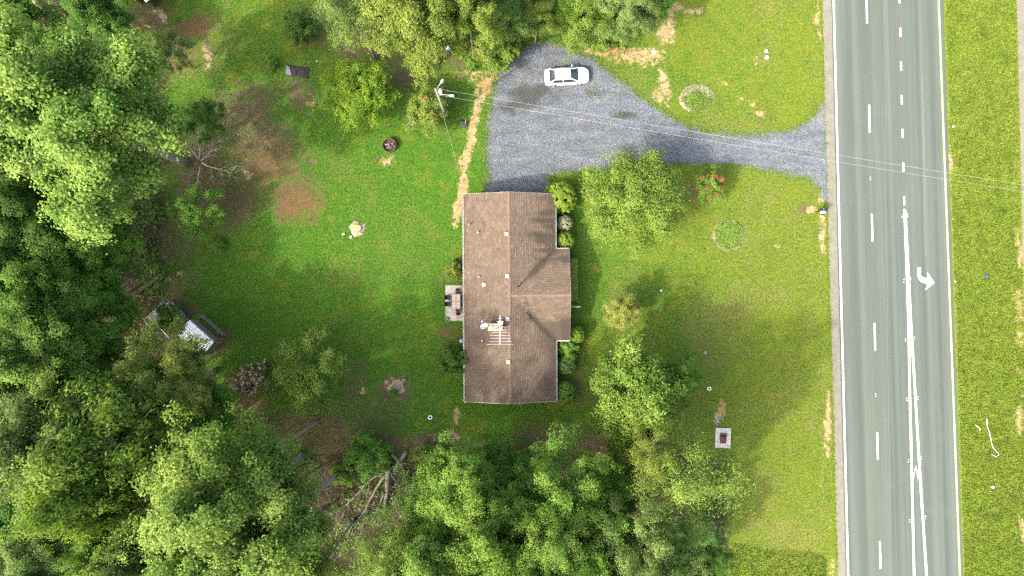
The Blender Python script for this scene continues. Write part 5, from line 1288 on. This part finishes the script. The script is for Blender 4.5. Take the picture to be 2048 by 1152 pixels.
# mailbox
x, y, _ = W(1638, 424)
mb = empty('mailbox', (x, y, 0), R(-4), 'black mailbox with white newspaper box on a roadside post', 'mailbox')
MB().box((-.25, 0, .55), (.09, .09, 1.1)).build('post', M['dark_metal'], mb)
b = MB(); vs = []; prof = [(-.11, 0), (-.11, .14)] + [(.11 * math.cos(t_), .14 + .11 * math.sin(t_)) for t_ in np.linspace(math.pi, 0, 9)[1:-1]] + [(.11, .14), (.11, 0)]
prof = [(a * 1.3, z * 1.2) for a, z in prof]; m_ = len(prof)
for xx in (-.42, .34): vs += [(xx, a + .12, 1.08 + z) for a, z in prof]
b.add(vs, [(i, (i + 1) % m_, m_ + (i + 1) % m_, m_ + i) for i in range(m_)] + [tuple(range(m_)), tuple(range(m_, 2 * m_))]); b.build('box', M['black_plastic'], mb, fix=True)
MB().box((-.12, .12, 1.355), (.10, .18, .012)).build('sticker', M['white_paint'], mb)
MB().box((0, -.16, .98), (.56, .20, .2)).build('newspaper_box', M['white_paint'], mb, bevel=.02)
MB().box((0.05, -.34, .86), (.4, .18, .12)).build('lower_tray', M['dark_metal'], mb, bevel=.02)
# barrel and bin by the north bushes
x, y, _ = W(896, 97, .8)
br_ = empty('barrel', (x, y, 0), .3, 'blue plastic barrel under the olive tree at the top', 'barrel')
MB().lathe([(.26, 0), (.29, .03), (.30, .3), (.29, .32), (.30, .34), (.30, .6), (.29, .62), (.30, .64), (.29, .88), (.26, .92), (.22, .92)], 18).build('drum', M['blue_plastic'], br_, True)
MB().lathe([(.22, .921), (.21, .945), (.05, .95)], 14, (.0, 0, 0)).build('lid', simple('pale_lid', (.45, .5, .6), .4), br_)
x, y, _ = W(953, 116, .5)
bn = empty('bin', (x, y, 0), .2, 'grey bin standing between two green bushes', 'bin')
b = MB(); b.add([(-.22, -.25, .05), (.22, -.25, .05), (.22, .25, .05), (-.22, .25, .05), (-.28, -.31, .92), (.28, -.31, .92), (.28, .31, .92), (-.28, .31, .92)], [(0, 3, 2, 1), (4, 5, 6, 7), (0, 1, 5, 4), (1, 2, 6, 5), (2, 3, 7, 6), (3, 0, 4, 7)]); b.build('tub', M['tarp'], bn, bevel=.03)
MB().box((0, .02, .95), (.6, .66, .05)).build('lid', M['metal_grey'], bn, bevel=.02)
# litter on the median and small things on the lawn
def tape(name, pts, label):
    P = [W(*p) for p in pts]; P = [(a, b_, .22 + .05 * math.sin(i)) for i, (a, b_, _) in enumerate(P)]
    return tag(MB().tube(P, [.018 + .022 * random.random() for _ in P], 5).build(name, M['white_paint']), label, 'litter')
tape('plastic_tape', [(1970.5, 837), (1971, 847), (1972, 855), (1976, 862), (1977, 867), (1979.5, 877), (1981, 887), (1984, 896), (1990, 902), (1995, 907), (1993, 911)], 'long white plastic tape lying in the median grass')
tape('plastic_scrap', [(1980, 908), (1985, 910), (1990, 913)], 'thick white scrap at the end of the plastic tape')
tape('plastic_scrap', [(1947, 849), (1951, 851), (1957, 856), (1957.5, 860)], 'short white plastic scrap left of the long tape')
def scrap(name, px, py, s, mat, label):
    x, y, _ = W(px, py); b = MB(); b.stone((0, 0, 0), s, 5); b.stone((s * .6, s * .3, 0), s * .6, 5); o = tag(b.build(name, M[mat]), label, 'litter'); o.location = (x, y, .15); return o
scrap('litter', 1983, 973, .18, 'white_paint', 'white crumpled litter on the lower median')
scrap('litter', 1905, 254, .13, 'white_paint', 'white litter at the median edge near the top')
scrap('litter', 1971, 552, .20, 'blue_plastic', 'dark blue rag in the median grass level with the arrow')
scrap('litter', 1909, 563, .10, 'white_paint', 'small white litter at the road edge beside the arrow')
scrap('litter', 634, 124, .10, 'white_paint', 'tiny white scrap above the black soil bed')
scrap('litter', 618, 126, .10, 'stone_white', 'pale stone just right above the black soil bed')
scrap('litter', 743, 123, .12, 'stone_white', 'pale rock on the lawn above the lime tree')
b = MB()
for _ in range(46): b.stone((random.gauss(0, .3), random.gauss(0, .45), 0), random.uniform(.04, .09))
o = tag(b.build('rocks', M['stone_white']), 'white rocks beside the crepe myrtle under the pole', 'rocks', kind='stuff'); o.location = W(823, 243)

# ------------------------------------------------------------------ kennel and sheds
ken = empty('wire_kennel', (-37.4, -1.45, 0), 0, 'chain-link kennel with open top beside the tin shed', 'kennel')
A_, B2, C2 = Vector((0, 0, 0)), Vector((2.0, -2.15, 0)), Vector((-2.1, -2.0, 0)); D2 = B2 + C2; KH = 1.8
def fence_side(P, Q):
    rl = MB().tube([P + Vector((0, 0, KH)), Q + Vector((0, 0, KH))], .028, 6).build('top_rail', M['alu'], ken)
    MB().tube([P + Vector((0, 0, .08)), Q + Vector((0, 0, .08))], .022, 5).build('bottom_rail', M['metal_grey'], ken)
    b = MB(); n = 20; d_ = Q - P; l = d_.length; rows_ = KH / .16
    for s in (-1, 1):
        for k in range(-11, 20):
            t0 = k * .16 * 1.0; pts = []
            u0 = max(0, -t0) if s > 0 else max(0, t0 + KH - l) if False else 0
            a0, a1 = (t0, t0 + KH) if s > 0 else (t0 + KH, t0)
            # clip to panel
            def at(v): return a0 + (a1 - a0) * v
            vs_ = [v for v in np.linspace(0, 1, 13) if 0 <= at(v) <= l]
            if len(vs_) > 1: b.tube([P + d_ * (at(vs_[0]) / l) + Vector((0, 0, .08 + vs_[0] * (KH - .1))), P + d_ * (at(vs_[-1]) / l) + Vector((0, 0, .08 + vs_[-1] * (KH - .1)))], .005, 3, False)
    b.build('wire_mesh', M['metal_grey'], ken)
for P, Q in ((A_, B2), (A_, C2), (B2, D2), (C2, D2)): fence_side(P, Q)
for P in (A_, B2, C2, D2, (A_ + B2) / 2, (A_ + C2) / 2): MB().tube([P, P + Vector((0, 0, KH + .05))], .032, 7).build('post', M['alu'], ken)
x, y, _ = W(360.5, 626, .2)
ct = empty('wire_crate', (x, y, 0), R(-47), 'small white wire crate at the kennel side', 'crate')
b = MB()
for i in range(6): b.tube([(-.4 + i * .16, -.22, .35), (-.4 + i * .16, .22, .35)], .012, 4); b.tube([(-.4 + i * .16, -.22, 0), (-.4 + i * .16, -.22, .35)], .012, 4)
b.build('wires', M['white_paint'], ct); MB().box((0, 0, .03), (.86, .48, .05)).build('tray', M['tarp'], ct)
for px, py, l in ((338, 605, 'white bucket at the kennel top corner'), (333, 615.5, 'pale bucket inside the kennel top corner')):
    x, y, _ = W(px, py); bk = empty('bucket', (x, y, 0), 0, l, 'bucket'); MB().lathe([(.11, 0), (.15, .3), (.13, .3), (.10, .03)], 14, cap=False).build('pail', M['white_paint'], bk, True); MB().lathe([(.10, .02), (.02, .03)], 12).build('base', M['white_paint'], bk)
def tin_shed(name, loc, rz, L_, W_, zlo, zhi, label):
    o = empty(name, loc, rz, label, 'shed')
    n = int(L_ / .09); b = MB(); vs = []
    for i in range(n + 1):
        x_ = -L_ / 2 + L_ * i / n; h = .007 * (i % 2)
        vs += [(x_, -W_ / 2, zlo + h), (x_, W_ / 2, zhi + h)]
    b.add(vs, [(2 * i, 2 * i + 2, 2 * i + 3, 2 * i + 1) for i in range(n)])
    r_ = b.build('roof', M['tin'], o); s_ = r_.modifiers.new('t', 'SOLIDIFY'); s_.thickness = .012
    for sx in (-1, 1):
        for sy in (-1, 1): MB().box((sx * (L_ / 2 - .12), sy * (W_ / 2 - .12), (zlo if sy < 0 else zhi) / 2 - .02), (.1, .1, (zlo if sy < 0 else zhi) - .04)).build('post', M['wood_grey'], o)
    k = int((L_ - .3) / .2)
    pm = MB().box((0, 0, 0), (.18, .03, zhi - .35)).mesh('plank', M['wood_grey'])
    for i in range(k):
        q = link('plank', pm, None, o); q.location = (-L_ / 2 + .25 + i * .2, W_ / 2 + .02, (zhi - .35) / 2 + .1)
    k = int((W_ - .3) / .2); pm2 = MB().box((0, 0, 0), (.03, .18, zlo - .4)).mesh('plank', M['wood_grey'])
    for i in range(k):
        for sx in (-1, 1):
            q = link('plank', pm2, None, o); q.location = (sx * (L_ / 2 - .04), -W_ / 2 + .25 + i * .2, (zlo - .4) / 2 + .1)
    MB().box((0, W_ / 2 + .05, zhi - .12), (L_ - .1, .05, .14)).build('fascia', M['wood_tan'], o)
    return o
# roof edge runs from (379, 640) to (428, 684) of the picture, 2.2 m up
ea, eb = Vector(W(379, 640, 2.2)), Vector(W(428, 684, 2.2)); dv = (eb - ea); ang = math.atan2(dv.y, dv.x); nrm_ = Vector((dv.y, -dv.x, 0)).normalized()
ctr = (ea + eb) / 2 + nrm_ * (1.1)
tin_shed('tin_shed', (ctr.x, ctr.y, 0), ang, dv.length, 2.2, 1.95, 2.2, 'small shed with pale tin roof half hidden by the olive tree')
rk = MB(); 
for i in range(9): rk.box((-1.55 + i * .38, 0, .5), (.36, .03, .9))
lean = empty('plank_fence', (*((ea + eb) / 2 - nrm_ * .75).xy, 0), ang, 'weathered plank fence along the lawn side of the tin shed', 'fence')
pmf = MB().box((0, 0, 0), (.34, .03, 1.1)).mesh('plank', M['wood_grey'])
for i in range(9):
    q = link('plank', pmf, None, lean); q.location = (-1.5 + i * .37, random.uniform(-.02, .02), .6)
for z_ in (.3, 1.0): MB().box((0, -.04, z_), (3.4, .04, .09)).build('rail', M['wood_tan'], lean)
sx_, sy_, _ = W(298, -42, 2.0)
tin_shed('pen_shed', (sx_, sy_, 0), R(36), 3.6, 3.4, 1.8, 2.0, 'tin roofed pen cut off by the top edge at upper left')
x, y, _ = W(277, -4, 1.2)
tin_shed('coop', (x - .3, y + .6, 0), R(45), 1.2, 1.2, 1.2, 1.4, 'small white roofed coop at the top edge left of the pen')

# ------------------------------------------------------------------ fallen tree, logs, leaning trunk, bare limbs
def limb(b, pts, r0, r1, z, n=7):
    P = [Vector(W(px, py, z_)) for (px, py), z_ in zip(pts, z)]
    Q = []
    for i in range(len(P) - 1):
        for k in range(3): 
            p = P[i].lerp(P[i + 1], k / 3); 
            if k: p += Vector((random.uniform(-.06, .06), random.uniform(-.06, .06), random.uniform(-.04, .04)))
            Q.append(p)
    Q.append(P[-1]); m = len(Q)
    b.tube(Q, [r0 + (r1 - r0) * i / (m - 1) for i in range(m)], n); return Q
def twigs(b, Q, cnt, l0, l1, r):
    for _ in range(cnt):
        i = random.randrange(len(Q) // 4, len(Q)); p = Q[i]; t_ = (Q[min(i + 1, len(Q) - 1)] - Q[max(0, i - 1)]).normalized()
        a = random.choice((-1, 1)) * random.uniform(.4, 1.0); d_ = Matrix.Rotation(a, 3, 'Z') @ t_; d_.z = random.uniform(-.15, .5); l = random.uniform(l0, l1)
        m = p + d_ * l * .5 + Vector((random.uniform(-.2, .2), random.uniform(-.2, .2), 0)) * l * .6; e = p + d_ * l; m.z = max(m.z, .05); e.z = max(e.z, .03)
        b.tube([p, m, e], [r, r * .7, r * .3], 4)
        if l > 1.0:
            for s in (-1, 1):
                e2 = m + (Matrix.Rotation(s * .7, 3, 'Z') @ d_) * l * .5; e2.z = max(e2.z, .03); b.tube([m, e2], [r * .6, r * .25], 4)
ft = empty('fallen_tree', (*W(776, 936)[:2], 0), 0, 'fallen dead tree with forked bare limbs in the lower woods', 'fallen tree')
def ft_part(name, build, mat='bark_dead'):
    b = MB(); build(b); o = b.build(name, M[mat], None, True); o.parent = ft; o.matrix_parent_inverse = Matrix.Translation(-Vector(ft.location)); return o
ft_part('trunk', lambda b: twigs(b, limb(b, [(776, 936), (774, 960), (772, 992), (767, 1030)], .32, .12, [.9, .8, .6, .4], 10), 5, .5, 1.2, .03))
for pts, r0, cnt in (([(769, 944), (745, 956), (728, 972), (710, 992), (695, 1008), (678, 1020), (663, 1024), (646, 1053)], .14, 16), ([(771, 949), (760, 965), (748, 986), (738, 1003), (731, 1019), (714, 1041), (700, 1058), (691, 1072)], .17, 18),
                     ([(768, 985), (762, 1003), (754, 1019), (744, 1041)], .11, 10), ([(783, 950), (795, 968), (801, 985)], .08, 7), ([(690, 1022), (680, 1040), (668, 1058)], .05, 8), ([(785, 1000), (792, 1012), (793, 1026)], .05, 5), ([(735, 960), (738, 975), (733, 990)], .05, 4), ([(674, 1020), (672, 1040), (670, 1062)], .05, 6), ([(716, 1040), (724, 1060), (720, 1075)], .05, 6)):
    n_ = len(pts); zz = [max(.25, .9 - .1 * k) for k in range(n_)]
    ft_part('limb', lambda b: twigs(b, limb(b, pts, r0, .03, zz), cnt, .6, 2.0, .025))
MBc = MB(); MBc.lathe([(.33, 0), (.2, .02), (.02, .03)], 10, (0, 0, 0))
co_ = Vector(W(776, 934, .9)); tv = (Vector(W(774, 960, .8)) - co_).normalized()
q_ = MB(); uu = tv.orthogonal().normalized(); ww = tv.cross(uu)
q_.add([co_ - tv * .01 + (uu * math.cos(k * .628) + ww * math.sin(k * .628)) * .325 for k in range(10)], [tuple(range(10))]); o = q_.build('cut_face', M['wood_fresh']); o.parent = ft; o.matrix_parent_inverse = Matrix.Translation(-Vector(ft.location))
lg = MB(); limb(lg, [(814, 902), (800, 922), (787, 942)], .27, .24, [.45, .35, .3], 11); tag(lg.build('log', M['bark_dead'], None, True), 'thick cut log lying at the lawn edge above the fallen tree', 'log')
db = MB(); Q = limb(db, [(783, 908), (795, 920), (804, 932), (811, 956), (813, 984)], .17, .06, [.7, .6, .6, .5, .3]); twigs(db, Q, 14, .6, 1.8, .025)
tag(db.build('dead_branch', M['bark_dead'], None, True), 'crooked dead branch crossing beside the cut log', 'branch')
lt = MB(); Q = limb(lt, [(690, 938), (655, 965), (622, 990), (600, 1012)], .33, .20, [.2, 3, 6, 9], 10); twigs(lt, Q, 9, .8, 2.0, .04)
tag(lt.build('leaning_trunk', M['bark'], None, True), 'grey leaning trunk left of the fallen tree', 'trunk')
tk = MB(); Q = limb(tk, [(70, 2), (105, 28), (140, 52), (165, 66)], .25, .30, [9, 6, 3, .3], 9); tag(tk.build('leaning_trunk', M['bark'], None, True), 'bare grey trunk crossing the top left shade, thicker one', 'trunk')
tk = MB(); Q = limb(tk, [(112, 5), (140, 35), (168, 62)], .12, .15, [7, 3.5, .3], 7); tag(tk.build('leaning_trunk', M['bark'], None, True), 'thin greenish trunk right of the thicker one at top left', 'trunk')
tk = MB()
for pts_, zz, r_ in (([(404, 326), (425, 335), (448, 341), (470, 346)], [.5, .4, .3, .1], .09), ([(398, 318), (400, 295), (392, 272)], [1.2, 1.6, 1.9], .08), ([(396, 316), (376, 292), (350, 276)], [2.0, 3.0, 4.0], .09), ([(402, 322), (420, 305), (428, 285)], [.8, .9, 1.0], .07), ([(400, 334), (396, 362), (385, 385)], [.6, .6, .4], .07)):
    twigs(tk, limb(tk, pts_, r_, .025, zz, 6), 12, .7, 2.0, .026)
tag(tk.build('dead_branch', M['bark_pale'], None, True), 'dead twiggy branch on bare soil at the huge tree foot', 'branch')
db = MB(); n0 = len(db.v)
for _ in range(120):
    px = random.uniform(635, 830); py = random.uniform(930, 1075); a = random.random() * 6.28; l = random.uniform(.4, 2.2); p = Vector(W(px, py, random.uniform(.05, .5)))
    e = p + Vector((math.cos(a) * l, math.sin(a) * l, random.uniform(-.1, .3))); e.z = max(.03, e.z); m = (p + e) / 2 + Vector((random.uniform(-.15, .15), random.uniform(-.15, .15), .05)); db.tube([p, m, e], [.028, .02, .008], 4)
tag(db.build('brushwood', M['bark_dead']), 'tangle of dead twigs round the fallen tree', 'brushwood', kind='stuff')
